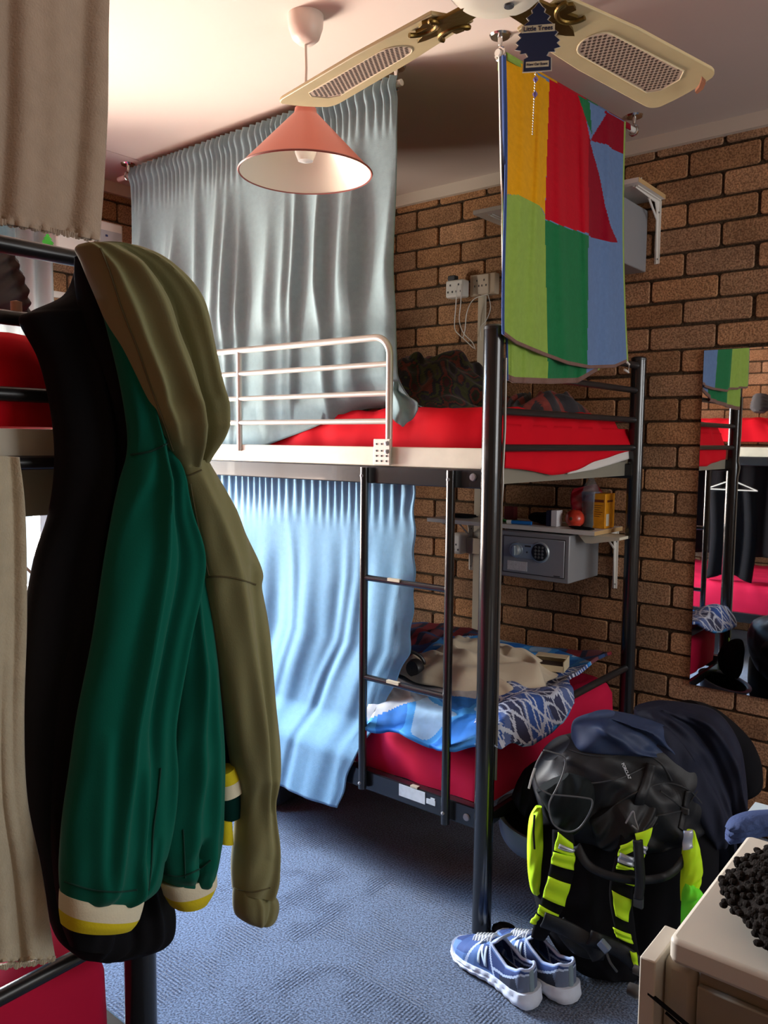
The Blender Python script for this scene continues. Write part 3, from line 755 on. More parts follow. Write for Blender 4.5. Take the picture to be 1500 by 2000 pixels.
# upper yoke of the sleeve side
gs1 = loft(rows_of([(555, 188, 218, .5), (640, 214, 258), (740, 240, 296), (830, 256, 318), (885, 258, 330), (930, 250, 342), (1000, 232, 356), (1100, 212, 380), (1250, 190, 350), (1400, 160, 325), (1500, 145, 328), (1600, 130, 322), (1680, 124, 312), (1725, 124, 300), (1752, 125, 272, .8)]), .045, 130, 90, x=-.985,
     folds=[(-.25, .2, -.35, .95, .13, .024), (.35, .3, .35, .8, .14, -.02), (.75, .35, .9, .8, .12, .014), (.1, .75, .3, 1.0, .1, .014), (-.7, .7, -.5, 1.0, .12, .01), (.55, .85, .4, 1.0, .06, -.010)], noise=.004, seed=4).build('hoodie_sleeve', M_green, gh, sharp=80)
gs2 = loft(rows_of([(880, 270, 332, .5), (960, 300, 362), (1100, 325, 388), (1250, 340, 408), (1400, 330, 422), (1500, 322, 428), (1600, 312, 426), (1660, 306, 420), (1700, 312, 410), (1722, 322, 408, .8)]), .04, 100, 64, x=-.992,
     folds=[(-.3, .2, -.45, .9, .2, .015), (.3, .4, .3, 1.0, .18, .012), (.0, .75, -.1, 1, .07, -.012)], noise=.004, seed=5).build('hoodie_sleeve', M_green, gh, sharp=80)
# cuffs: white band over yellow band
def cuff(r1, r2, r3, x, dep, par):
    loft(rows_of(r1), dep, 14, 56, x=x, folds=[(0.3, 0, .35, 1, .08, -.004)], close=True).build('white_cuff_band', M_ribw, par, sharp=70)
    loft(rows_of(r2), dep, 14, 56, x=x, folds=[(0.3, 0, .35, 1, .08, -.004)], close=True).build('yellow_cuff_band', M_riby, par, sharp=70)
def quadcuff(LT, RT, LM, RM, LB, RB, x, dep, par):
    loft([(*LT, *RT, .95), (*[(a + b) / 2 for a, b in zip(LT, LM)], *[(a + b) / 2 for a, b in zip(RT, RM)]), (*LM, *RM)], dep, 12, 56, x=x).build('white_cuff_band', M_ribw, par, sharp=70)
    loft([(*LM, *RM), (*[(a + b) / 2 for a, b in zip(LM, LB)], *[(a + b) / 2 for a, b in zip(RM, RB)], .97), (*LB, *RB, .85)], dep, 12, 56, x=x).build('yellow_cuff_band', M_riby, par, sharp=70)
quadcuff((124, 1746), (273, 1748), (124, 1782), (262, 1782), (126, 1810), (250, 1803), -.985, .042, gh)
quadcuff((320, 1728), (414, 1690), (328, 1755), (414, 1718), (340, 1774), (396, 1752), -.992, .034, gh)
loft([(273, 1738, 300, 1706, .6), (262, 1758, 303, 1722, .6)], .03, 8, 20, x=-1.01).build('yellow_cuff_band', M_riby, gh)
# hem stripes of the body behind the sleeves
loft([(424, 1512, 452, 1492), (426, 1535, 462, 1512)], .02, 8, 24, x=-.985).build('yellow_hem_band', M_riby, gh)
loft([(426, 1535, 462, 1512), (428, 1562, 470, 1535)], .02, 8, 24, x=-.985).build('white_hem_band', M_ribw, gh)
loft([(426, 1560, 472, 1536), (428, 1580, 478, 1560), (430, 1604, 470, 1582)], .02, 12, 24, x=-.99).build('hem_rib', M_dkgreen, gh)
loft([(429, 1602, 449, 1600), (430, 1648, 452, 1646)], .012, 8, 20, x=-.985).build('yellow_drawcord', M_riby, gh)
M_gseam = mat('green_seam', lin(2, 60, 50), .95)
seam(gs1, [(256, 888), (285, 884), (308, 876), (330, 864)], .0016, M_gseam, gh)
seam(gs1, [(314, 1500), (308, 1560), (300, 1620), (296, 1690), (290, 1740)], .0012, M_gseam, gh)
seam(gs1, [(126, 1722), (180, 1738), (230, 1742), (268, 1738)], .0014, M_gseam, gh)
seam(gs2, [(342, 1160), (352, 1130), (370, 1106)], .0014, M_gseam, gh)
seam(gs2, [(358, 1620), (360, 1660), (362, 1715)], .0010, M_gseam, gh)
seam(gs2, [(318, 1706), (350, 1712), (385, 1700), (412, 1680)], .0014, M_gseam, gh)

# olive hoodie
oh = thing('olive_hoodie', 'olive green hoodie draped with its hood over the bed rail', 'hoodie', (-.95, .85, 1.0))
oh1 = loft(rows_of([(476, 158, 200, .35), (484, 156, 258, .6), (505, 170, 300, .8), (540, 188, 338), (600, 212, 382), (680, 245, 396), (760, 276, 412), (800, 290, 420), (850, 312, 412), (895, 338, 399, .8), (912, 346, 394, .6)]), .055, 90, 80, x=-.965,
     folds=[(-.62, .05, -.25, .95, .16, .022), (-.1, .15, .25, .95, .10, -.020), (.45, .2, .6, .9, .18, .018), (.15, .05, .42, .6, .08, .010), (-.92, 0, -.88, .8, .1, .014)], noise=.003, seed=6).build('hood', M_olive, oh, sharp=80)
oh2 = loft(rows_of([(898, 345, 398, .7), (960, 358, 428), (1040, 380, 468), (1110, 396, 497), (1150, 402, 501), (1250, 420, 514), (1400, 446, 529), (1500, 464, 531), (1560, 474, 524), (1640, 470, 530), (1700, 465, 532), (1742, 466, 524, .9)]), .04, 110, 70, x=-.965,
     folds=[(-.4, .1, -.2, .8, .22, .012), (.35, .3, .1, .7, .2, -.012), (.4, .7, .1, 1.0, .15, .010)], noise=.003, seed=7).build('hoodie_sleeve', M_olive, oh, sharp=80)
loft(rows_of([(1738, 465, 524, .85), (1755, 465, 533), (1780, 466, 530), (1796, 472, 520, .9), (1804, 485, 505, .6)]), .034, 26, 50, x=-.965,
     folds=[(.2, 0, -.1, 1, .1, -.006), (-.5, 0, -.4, 1, .12, .005)], seed=7).build('cuff', M_olive, oh, sharp=80)
M_oseam = mat('olive_seam', lin(92, 86, 58), .9)
seam(oh2, [(404, 1128), (430, 1126), (462, 1130), (500, 1142)], .0014, M_oseam, oh)
seam(oh2, [(352, 925), (370, 928), (394, 918)], .0012, M_oseam, oh)
seam(oh1, [(196, 484), (214, 530), (240, 610), (268, 680), (292, 750), (318, 820), (338, 880)], .0014, M_oseam, oh)
seam(oh2, [(372, 945), (384, 1010), (398, 1080), (408, 1124)], .0010, M_oseam, oh)
seam(oh2, [(466, 1738), (495, 1742), (528, 1734)], .0014, M_oseam, oh)

# ---- taupe towel hung from the ceiling rod, top left
def hung(px_rows, xoff, nu, nv, f):
    P = np.zeros((nv, nu, 3)); rr = cr([tuple(r) for r in px_rows], nv)
    for i in range(nv):
        v = i / (nv - 1); a, b, c_, e = rr[i]
        for j in range(nu):
            u = j / (nu - 1); P[i, j] = at(a + (c_ - a) * u, b + (e - b) * u, x=xoff + f(u, v))
    return P
P = hung([(-260, -560, 212, -260), (-256, -200, 213, -60), (-250, 0, 210, 60), (-240, 180, 208, 220), (-236, 320, 200, 370), (-230, 395, 192, 470)], -1.13, 130, 150,
         lambda u, v: .004 * math.sin(u * 40 + v * 2) + .008 * math.sin(u * 19 + 1.5 * v) + .004 * math.sin(u * 110) * ss(.93, 1, v))
o = sheet(P, M_beige, 'bath_towel', solid=.006, sharp=80)
solo(o, 'taupe bath towel hanging from the ceiling at the top left', 'towel')
def fringe(name, pts, n, L_, x, m, par):
    mb = MB(); pts = np.array(pts, float)
    for k in range(n):
        s_ = (k + .5) / n * (len(pts) - 1); i = min(int(s_), len(pts) - 2); p = pts[i] + (pts[i + 1] - pts[i]) * (s_ - i)
        a = at(p[0], p[1] - 6, x=x); mb.tube([a, a + np.array([.002 * math.sin(k), .001 * math.cos(k * 3), -L_ * (.8 + .3 * math.sin(k * 7) ** 2)])], [.0035, .002], 5)
    return mb.build(name, m, par)
fringe('fringe', [(-230, 395), (0, 434), (100, 452), (192, 470)], 60, .008, -1.128, M_beige, o)
# lower beige towel over the near bunk rail
P = hung([(-120, 880, 38, 893), (-120, 1000, 48, 1000), (-120, 1200, 50, 1200), (-120, 1400, 44, 1400), (-120, 1560, 50, 1560), (-120, 1700, 78, 1700), (-120, 1830, 98, 1830), (-120, 1885, 106, 1872)], -1.04, 90, 170,
         lambda u, v: .005 * math.sin(u * 20 + v * 3) + .010 * math.exp(-((u - .8) / .06) ** 2) * ss(.1, .5, v) + .004 * math.sin(u * 80) * ss(.95, 1, v))
o2 = sheet(P, mat('oat_terry', lin(180, 170, 146), .95, bump=.6, bscale=300, bdist=.002, sheen=.5, var=.08, vscale=40), 'bath_towel', solid=.006, sharp=80)
solo(o2, 'oat coloured towel hanging down the left edge in front of the lower bunk', 'towel')
fringe('fringe', [(-120, 1888), (0, 1890), (60, 1884), (106, 1874)], 40, .007, -1.038, MATS['oat_terry'], o2)
# dark grey garment on the near bunk
gg = loft(rows_of([(492, -60, 20, .6), (520, -60, 28), (560, -60, 40), (600, -60, 48), (625, -60, 48, .6)]), .05, 40, 50, x=-1.35, folds=[(.3, 0, .6, 1, .1, .02)], noise=.006, seed=12).build('grey_jacket', mat('charcoal_cloth', lin(62, 58, 60), .9, bump=.2, bscale=100), sharp=80)
solo(gg, 'dark grey jacket bundled behind the upper rails at the left edge', 'jacket')
o = MB().lathe([(.0, -.02), (.006, -.019), (.008, 0), (.008, .012), (0, .014)], at(32, 606, x=-1.16), 14, cap=False).build('cork', mat('cork_tan', lin(190, 150, 130), .8))
solo(o, 'small tan stopper on the rail beside the dark grey jacket', 'stopper')

# ------------------------------------------------------------------ far left wall things
ac = thing('air_conditioner', 'white air conditioner high on the far left wall', 'air conditioner', (XL, 1.85, 2.1))
MB().box((XL, 1.69, 2.115), (XL + .17, 1.985, 2.262)).build('housing', M_whiteplastic, ac, bevel=.008)
MB().box((XL + .17, 1.70, 2.20), (XL + .173, 1.86, 2.222)).build('air_slot', mat('slot_black', (.01, .01, .01), .5), ac, smooth=False)
MB().box((XL + .17, 1.875, 2.135), (XL + .174, 1.975, 2.225)).build('grille', mat('grille_grey', lin(178, 186, 192), .5), ac, smooth=False)
MB().box((XL + .174, 1.885, 2.150), (XL + .176, 1.93, 2.158)).box((XL + .174, 1.90, 2.2), (XL + .176, 1.91, 2.208)).build('button', mat('button_blue', lin(40, 60, 110), .5), ac, smooth=False)

def tree_outline(w, h):
    pts = [(0, 1), (.12, .90), (.08, .88), (.24, .76), (.15, .74), (.34, .60), (.24, .58), (.46, .42), (.34, .40), (.50, .28), (.36, .27), (.40, .22), (.20, .24), (.14, .14), (.30, .13), (.30, 0)]
    L_ = [(-x, y) for x, y in pts[::-1]]
    return [(x * w, y * h) for x, y in pts + L_[:-1]]
def prism(mb, pts2, o, U, V, N, th, mi=0):
    o, U, V, N = map(lambda q: np.asarray(q, float), (o, U, V, N)); n = len(pts2)
    a = [o + U * x + V * y + N * th / 2 for x, y in pts2]; b = [p - N * th for p in a]
    mb.add(a + b, [tuple(range(n)), tuple(range(n, 2 * n))[::-1]] + [(i, (i + 1) % n, n + (i + 1) % n, n + i) for i in range(n)], mi); return mb
c = at(94, 500, x=XL + .176)
mb = MB(); prism(mb, tree_outline(.075, .085), c, (0, 1, 0), (0, 0, 1), (1, 0, 0), .002)
mb.tube([c + np.array([0, 0, .083]), c + np.array([-.03, 0, .15])], .0006, 5)
solo(mb.build('air_freshener', mat('tree_green', lin(70, 190, 60), .6), smooth=False), 'bright green tree-shaped air freshener in front of the air conditioner', 'air freshener')
P = [[(XL + .09 + .02 * math.sin(u * 22), 1.46 + .255 * u + .0 * t, 2.30 - .72 * t) for u in np.linspace(0, 1, 60)] for t in np.linspace(0, 1, 20)]
o = sheet(P, mat('grey_voile', lin(190, 194, 196), .8, transl=.4, bump=.2, bscale=200), 'window_curtain', solid=.002, sharp=80)
solo(o, 'pale grey curtain beside the window under the air conditioner', 'curtain')
P = [[(XL + .13 + .02 * math.sin(u * 12), 1.30 + .25 * u, 2.30 - .30 * t) for u in np.linspace(0, 1, 30)] for t in np.linspace(0, 1, 12)]
o = sheet(P, M_curtain, 'window_valance', solid=.002, sharp=80)
solo(o, 'blue-grey cloth gathered at the left edge above the rails', 'curtain')

# ------------------------------------------------------------------ mirror
MX = (-.951, -.59); MZ = (.505, 1.707)
mir = thing('wall_mirror', 'tall frameless mirror on the brick wall at the right edge', 'mirror', (-.77, 2.95, .5))
mm = mat('mirror_silver', (.93, .94, .94), .015, metal=1)
MB().box((MX[0], YB - .012, MZ[0]), (MX[1], YB - .0085, MZ[1])).build('mirror_glass', mm, mir, smooth=False)
MB().box((MX[0] - .002, YB - .0085, MZ[0] - .002), (MX[1] + .002, YB - .002, MZ[1] + .002)).build('backing', M_greydk, mir, smooth=False)

# ------------------------------------------------------------------ shelves with bracket and safe
def bracket(mb, x, z, L_=.22, H_=.225, y=YB):
    t = .018
    mb.box((x - t / 2, y - L_, z - .004), (x + t / 2, y, z))
    pts = [(-.0, 0), (.0, -H_), (.006, -H_ - .004), (.012, -H_), (.02, -.05), (.05, -.02), (.12, -.012), (.12, 0)]
    prism(mb, [(-a if False else a, b) for a, b in [(0, 0), (0, -H_), (.008, -H_), (.026, -.04), (.04, -.015), (L_, -.008), (L_, 0)]], (x, y, z), (0, -1, 0), (0, 0, 1), (1, 0, 0), .003)
    mb.box((x - t / 2, y - .004, z - H_), (x + t / 2, y, z))
    mb.tube([(x, y - .018, z - .07), (x, y - .10, z - .014)], .004, 6)
    return mb
def shelf(label, x0, x1, z, dep):
    t = thing('wall_shelf', label, 'shelf', ((x0 + x1) / 2, YB - dep / 2, z), 'white shelves fixed to the brick wall')
    MB().box((x0, YB - dep, z - .016), (x1, YB - .001, z)).build('board', M_whiteplastic, t, smooth=False, bevel=.0015)
    MB().box((x1 + .0002, YB - dep, z - .0155), (x1 + .001, YB - .001, z - .0005)).build('raw_edge', M_ply, t, smooth=False)
    for x in (x1 - .022, x0 + .06):
        o = bracket(MB(), x, z - .0165).build('bracket', M_white, t, smooth=False)
        MB().lathe([(.0001, -.008), (.004, -.007), (.004, -.004)], (x, YB, z - .225), 8, axis='y', cap=False).lathe([(.0001, -.008), (.004, -.007), (.004, -.004)], (x, YB, z - .06), 8, axis='y', cap=False).build('screw', M_greydk, o)
    return t
def safe(label, x0, x1, z0, z1, yf, full=True):
    t = thing('safe', label, 'safe', ((x0 + x1) / 2, YB - .1, z0), 'grey electronic safes under the wall shelves')
    MB().box((x0, yf, z0), (x1, YB - .005, z1)).build('body', M_grey, t, bevel=.004)
    W_, H_ = x1 - x0, z1 - z0
    dr = MB().box((x0 + .018, yf - .004, z0 + .02), (x1 - .018, yf - .0005, z1 - .02)).build('door', mat('safe_door', lin(158, 162, 168), .4, metal=.3), t, bevel=.002)
    MB().box((x0 + .015, yf - .0015, z0 + .017), (x1 - .015, yf - .0003, z1 - .017)).build('door_gap', mat('gap_dark', (.04, .04, .045), .7), t, smooth=False)
    cx, cz = x0 + W_ * .60, z0 + H_ * .60; kx = x0 + W_ * .26
    pl = MB(); pl.lathe([(.0001, -.009), (.036, -.009), (.040, -.005), (.040, -.003)], (cx, yf, cz), 32, axis='y', cap=False)
    pl.lathe([(.0001, -.009), (.028, -.009), (.031, -.005), (.031, -.003)], (kx, yf, cz), 28, axis='y', cap=False)
    pl.box((kx, yf - .0085, cz - .028), (cx, yf - .003, cz + .028)); pl.build('lock_plate', mat('satin', lin(186, 198, 204), .3, metal=.6), t)
    kp = MB().lathe([(.0001, -.013), (.031, -.013), (.033, -.0095)], (cx, yf, cz), 32, axis='y', cap=False).build('keypad', mat('keypad_black', (.015, .016, .02), .35), t)
    kb = MB()
    for i in range(3):
        for j in range(4): kb.lathe([(.0001, -.0165), (.0045, -.016), (.005, -.013)], (cx - .014 + .014 * i, yf, cz + .019 - .0125 * j), 10, axis='y', cap=False)
    kb.build('key', mat('key_grey', lin(90, 92, 96), .4), kp)
    MB().lathe([(.0001, -.022), (.014, -.022), (.019, -.018), (.021, -.009)], (kx, yf, cz), 24, axis='y', cap=False).box((kx - .004, yf - .03, cz - .018), (kx + .004, yf - .02, cz + .018)).build('knob', MATS['satin'], t)
    MB().box((x0 + W_ * .13, yf - .0052, z0 + H_ * .16), (x0 + W_ * .42, yf - .004, z0 + H_ * .36)).build('label', mat('paper_label', lin(206, 208, 214), .7, var=.15, vscale=150), t, smooth=False)
    MB().box((x0 + W_ * .80, yf - .0052, z0 + H_ * .125), (x0 + W_ * .89, yf - .004, z0 + H_ * .145)).build('badge', mat('gap_dark', None), t, smooth=False)
    MB().lathe([(.0001, -.010), (.003, -.01), (.004, -.008)], (kx + .047, yf, cz - .004), 10, axis='y', cap=False).box((cx - .062, yf - .0095, cz + .016), (cx - .036, yf - .0085, cz + .022)).build('keyhole', mat('gap_dark', None), t)
    return t
shelf('white wall shelf crowded with small things above the lower safe', -1.975, -1.232, 1.062, .25)
safe('grey electronic safe with keypad under the lower shelf', -1.615, -1.322, .862, 1.040, 2.70)
shelf('white wall shelf near the ceiling, partly behind the multicoloured towel', -1.775, -1.115, 2.272, .25)
safe('grey safe seen edge-on behind the towel under the top shelf', -1.50, -1.175, 2.005, 2.225, 2.74)
MB_ = MB().tube([(-1.2, 2.90, 2.272), (-1.19, 2.905, 2.30), (-1.183, 2.90, 2.33)], .003, 8).tube([(-1.35, 2.90, 2.30), (-1.20, 2.90, 2.31)], .0025, 8)
solo(MB_.build('wire_stand', M_white), 'thin white wire stand on the top shelf beside the towel', 'wire stand')
# folded board under lower shelf
pb = MB(); prism(pb, [(0, 0), (.03, -.03), (.055, -.03), (.16, -.01), (.16, 0)], (-1.31, 2.80, 1.044), (1, -.0, 0), (0, 0, 1), (0, 1, 0), .12)
solo(pb.build('brochure', mat('brochure_cream', lin(206, 200, 180), .7), smooth=False), 'cream folded card tucked under the lower shelf beside the safe', 'card')

ZS = 1.062
# things on the lower shelf ----------------------------------------
cb = thing('drink_carton', 'orange and yellow carton at the right end of the shelf', 'carton', (-1.262, 2.86, ZS))
MB().box((-1.288, 2.815, ZS + .001), (-1.240, 2.900, ZS + .130)).build('box', mat('carton_orange', lin(226, 152, 20), .5, var=.12, vscale=40), cb, bevel=.002)
MB().box((-1.2396, 2.825, ZS + .01), (-1.2392, 2.85, ZS + .055)).build('barcode', mat('carton_white', lin(226, 222, 206), .5), cb, smooth=False)
lt = MB()
for k in range(6): lt.box((-1.282, 2.8143, ZS + .085 - k * .008), (-1.25 - .006 * (k % 3), 2.8148, ZS + .087 - k * .008))
lt.box((-1.284, 2.814, ZS + .098), (-1.246, 2.8148, ZS + .108)); lt.box((-1.2397, 2.83, ZS + .098), (-1.2393, 2.88, ZS + .106))
lt.build('printing', mat('carton_brown', lin(110, 50, 20), .6), cb, smooth=False)
# apple
ap = thing('apple', 'red and yellow apple on the shelf beside the clear bottle', 'apple', (-1.352, 2.80, ZS))
prof = [(0.0, .018)] + [(.036 * math.sin(w) ** .85 * (1 + .04 * math.sin(w * 2)), .034 - .033 * math.cos(w) + (.0)) for w in np.linspace(.12, PI - .22, 16)] + [(.004, .058), (0, .056)]
am = mat('apple_skin', lin(196, 60, 40), .3, var=.45, vscale=26, coat=.2)
MB().lathe(prof, (-1.352, 2.80, ZS), 28, cap=False).build('flesh', am, ap)
MB().tube([(-1.352, 2.80, ZS + .055), (-1.350, 2.796, ZS + .072)], .0013, 6).build('stem', M_greydk, ap)
MB().lathe([(.0001, -.0365), (.006, -.036), (.008, -.034)], (-1.352, 2.80, ZS + .034), 12, axis='y', cap=False).build('calyx', mat('calyx_brown', lin(90, 60, 30), .8), ap)
# bottle
BX, BY, _ = at(1152, 1026, y=2.835)
bo = thing('plastic_bottle', 'clear plastic bottle standing between the apple and the carton', 'bottle', (BX, BY, ZS))
gm = mat('clear_plastic', (.35, .38, .38), .08, alpha=.24)
MB().lathe([(.0, .001), (.028, .001), (.032, .012), (.030, .05), (.032, .09), (.032, .13), (.024, .16), (.012, .178), (.012, .192), (.014, .192), (.014, .205), (0, .206)], (BX, BY, ZS), 28, cap=False).build('shell', gm, bo)
MB().lathe([(.0, .003), (.027, .003), (.030, .012), (.029, .05), (.0, .0505)], (BX, BY, ZS), 28, cap=False).build('drink', mat('dark_drink', (.02, .02, .02), .1), bo)
MB().lathe([(.033, .10), (.033, .135)], (BX, BY, ZS), 28, cap=False).build('wrapper', mat('bottle_wrap', lin(110, 120, 150), .4, alpha=.35), bo)
# red bag behind the bottle
rb = loft([(1118, 955, 1165, 945, .5), (1114, 975, 1180, 968), (1118, 1005, 1182, 1000), (1125, 1030, 1180, 1026, .8)], .016, 30, 36, d=3.075, noise=.004, seed=3).build('snack_bag', mat('red_film', lin(150, 20, 36), .3, var=.3, vscale=40))
solo(rb, 'crumpled red plastic bag behind the clear bottle on the shelf', 'bag')
wb = thing('small_box', 'small white and navy box standing left of the apple', 'box', (-1.42, 2.77, ZS))
MB().box((-1.428, 2.755, ZS + .001), (-1.404, 2.80, ZS + .062)).build('front', mat('box_white', lin(222, 222, 226), .5), wb, bevel=.001)
MB().box((-1.450, 2.757, ZS + .001), (-1.4282, 2.80, ZS + .060)).build('side', mat('box_navy', lin(24, 30, 56), .5), wb, bevel=.001)
def lump(name, c, rx, ry, rz, m, label, cat, n=.25, seed=0, k=14, group=None):
    R = np.random.default_rng(seed); S = [(R.normal(0, 3, 3), R.uniform(0, 6)) for _ in range(5)]; P = []
    for i in range(k + 1):
        th = PI * i / k; row = []
        for j in range(2 * k):
            ph = 2 * PI * j / (2 * k); d = np.array([math.sin(th) * math.cos(ph), math.sin(th) * math.sin(ph), math.cos(th)])
            f = 1 + n * sum(math.sin(np.dot(s_, d) + p_) for s_, p_ in S) / 4
            q = np.array(c) + np.array([0, 0, rz]) + d * f * np.array([rx, ry, rz]); q[2] = max(q[2], c[2] + .0005); row.append(q)
        P.append(row)
    o = MB().grid(np.array(P), wrapu=True).build(name, m, sharp=80)
    if label: solo(o, label, cat, group)
    return o
lump('black_pouch', (-1.50, 2.83, ZS), .055, .04, .024, M_blackcloth, 'small black pouch lying behind the navy and white box', 'pouch', seed=2)
lump('black_glove', (-1.30, 2.745, ZS), .05, .02, .006, M_blackcloth, 'flat black strap lying at the shelf edge below the bottle', 'strap', seed=5)
o = MB().tube([(-1.585, 2.735, ZS + .008), (-1.505, 2.745, ZS + .008)], .0075, 14).build('lighter_body', mat('lighter_blue', lin(30, 110, 190), .3), None)
lg_ = thing('lighter', 'blue lighter with a white tip lying at the shelf edge', 'lighter', (-1.54, 2.74, ZS)); o.name = 'lighter_case'; o.parent = lg_; o.location = (1.54, -2.74, -ZS)
MB().tube([(-1.605, 2.7325, ZS + .008), (-1.5855, 2.735, ZS + .008)], .0078, 14).build('tip', M_whiteplastic, lg_)
R = np.random.default_rng(9)
mb = MB(); pts = [np.array([-1.64 + .05 * math.cos(a * 1.3) * (1 + .2 * math.sin(a)), 2.76 + .02 * math.sin(a), ZS + .004 + .007 * abs(math.sin(a * 2.1))]) for a in np.linspace(0, 18, 70)]
mb.tube(pts, .0022, 6); solo(mb.build('lanyard', mat('green_cord', lin(60, 150, 70), .5)), 'tangled green cord on the shelf left of the lighter', 'cord')
solo(MB().box((-1.70, 2.87, ZS + .0005), (-1.655, 2.90, ZS + .055)).build('matchbox', mat('dark_red_card', lin(96, 26, 30), .6), bevel=.001), 'small dark red box at the back of the shelf', 'box')
lump('cable_bundle', (-1.87, 2.82, ZS), .07, .04, .008, M_blackcloth, 'flat black cable bundle at the left end of the shelf', 'cable', seed=6)

# ------------------------------------------------------------------ sockets, trunking, cables
struct(MB().box((-1.895, YB - .014, .30), (-1.862, YB, 1.99)).build('trim_6', mat('trunking', lin(196, 186, 166), .6), smooth=False))
so = thing('wall_socket', 'beige double wall socket high on the brick wall beside the towel', 'socket', (-1.86, 2.95, 2.03))
MB().box((-1.925, YB - .035, 1.99), (-1.800, YB, 2.078)).build('back_box', mat('socket_beige', lin(196, 178, 154), .5), so, bevel=.004)
MB().box((-1.905, YB - .042, 1.994), (-1.830, YB - .0355, 2.074)).build('face_plate', mat('socket_face', lin(206, 192, 172), .45), so, bevel=.002)
sl = MB()
for (x, z) in ((-1.885, 2.05), (-1.895, 2.028), (-1.875, 2.028), (-1.85, 2.05), (-1.86, 2.028), (-1.84, 2.028)): sl.box((x - .002, YB - .0435, z - .004), (x + .002, YB - .0415, z + .004))
sl.build('pin_slot', M_greydk, so, smooth=False)
ad = thing('plug_adapter', 'white double plug adapter with a black plug on the brick wall', 'adapter', (-1.97, 2.92, 2.0))
MB().box((-2.015, YB - .085, 1.985), (-1.925, YB - .036, 2.058)).build('shell', M_whiteplastic, ad, bevel=.008)
sl = MB()
for cx in (-1.99, -1.948):
    for (dx, dz) in ((0, .016), (-.011, -.012), (.011, -.012)): sl.box((cx + dx - .003, YB - .0865, 2.02 + dz - .004), (cx + dx + .003, YB - .0848, 2.02 + dz + .004))
sl.build('pin_slot', M_greydk, ad, smooth=False)
MB().box((-2.012, YB - .075, 2.0585), (-1.975, YB - .045, 2.08)).build('black_plug', M_greydk, ad, bevel=.004)
def cable(label, pts, y, m, r=.0022, name='charging_cable', grp=None):
    p = cr([at(a, b, y=y) for a, b in pts], 40); return solo(MB().tube(p, r, 6).build(name, m), label, 'cable', grp)
cable('white charging cable looping furthest left below the adapter', [(893, 555), (890, 600), (888, 640), (898, 655), (906, 662), (925, 680)], 2.86, M_whiteplastic)
cable('white charging cable hanging between the other two cables', [(900, 555), (900, 590), (897, 625), (905, 650), (922, 668), (928, 682)], 2.87, M_whiteplastic)
cable('white cable running from the socket down to the blanket', [(952, 575), (925, 585), (912, 610), (908, 645), (904, 660)], 2.90, M_whiteplastic)
cable('thin white cable curling around the trunking below the socket', [(952, 572), (958, 600), (950, 625), (938, 640), (940, 665)], 2.93, M_whiteplastic, r=.0015)
ad2 = thing('plug_adapter', 'white round-edged adapter low on the wall left of the safe', 'adapter', (-1.93, 2.93, .9))
MB().box((-1.975, YB - .07, .892), (-1.922, YB - .006, .985)).build('shell', M_whiteplastic, ad2, bevel=.014)
sl = MB()
for (dx, dz) in ((0, .0), (-.010, -.022), (.010, -.022)): sl.box((-1.948 + dx - .003, YB - .0712, .935 + dz - .004), (-1.948 + dx + .003, YB - .0695, .935 + dz + .004))
sl.build('pin_slot', M_greydk, ad2, smooth=False)
MB().box((-1.9215, YB - .03, .895), (-1.80, YB, .965)).build('socket_box', mat('socket_beige', None), ad2, bevel=.003)

# ------------------------------------------------------------------ blanket heap on the upper bunk
R = np.random.default_rng(31)
sr = [(R.uniform(.1, .9), R.uniform(.1, .9), R.uniform(0, PI), R.uniform(.035, .07), R.uniform(.014, .03)) for _ in range(12)]
def soft(u, v):
    h = 0
    for (a, b, th, w, am) in sr:
        d = (u - a) * math.cos(th) + (v - b) * math.sin(th) + .05 * math.sin(5 * (u * math.sin(th) - v * math.cos(th)) + a * 20); l = -(u - a) * math.sin(th) + (v - b) * math.cos(th)
        h += am * math.exp(-(d / w) ** 2) * math.exp(-(l / .25) ** 2)
    return h
def heap(name, x0, x1, y0, y1, z0, hf, colf, m, nx=120, ny=90, edge=.12, label='', cat=''):
    P = np.zeros((ny, nx, 3)); cols = []
    for i in range(ny):
        v = i / (ny - 1)
        for j in range(nx):
            u = j / (nx - 1); x = x0 + (x1 - x0) * u; y = y0 + (y1 - y0) * v
            # rounded plan outline
            a, b = 2 * u - 1, 2 * v - 1; r_ = max(abs(a), abs(b)); q = math.hypot(a, b); s_ = (r_ / q if q > 0 else 1); k = .55
            x = (x0 + x1) / 2 + (x1 - x0) / 2 * a * (1 - k + k * s_); y = (y0 + y1) / 2 + (y1 - y0) / 2 * b * (1 - k + k * s_)
            e = (1 - r_ ** 6)
            P[i, j] = (x + .01 * math.sin(y * 40 + x * 13), y + .01 * math.sin(x * 37), z0 + .003 + max(0, hf(u, v)) * e)
    for i in range(ny - 1):
        for j in range(nx - 1): cols.append(colf(P[i, j]))
    mb = MB(); mb.grid(P)
    o = mb.build(name, m, sharp=80, solid=.006, recalc=False); vcol(o, cols); 
    return solo(o, label, cat)
R = np.random.default_rng(4)
rid = [(R.uniform(0, 1), R.uniform(0, 1), R.uniform(0, PI), R.uniform(.015, .04), R.uniform(.02, .05)) for _ in range(26)]
def ridges(u, v, sc=1):
    h = 0
    for (a, b, th, w, am) in rid:
        d = (u - a) * math.cos(th) + (v - b) * math.sin(th) + .04 * math.sin(9 * (u * math.sin(th) - v * math.cos(th)) + a * 20); l = -(u - a) * math.sin(th) + (v - b) * math.cos(th)
        h += am * sc * math.exp(-(d / w) ** 2) * math.exp(-(l / .3) ** 2)
    return h
PC = [lin(70, 24, 30), lin(44, 48, 36), lin(110, 44, 36), lin(34, 34, 44), lin(70, 74, 40), lin(52, 40, 60), lin(26, 22, 24)]
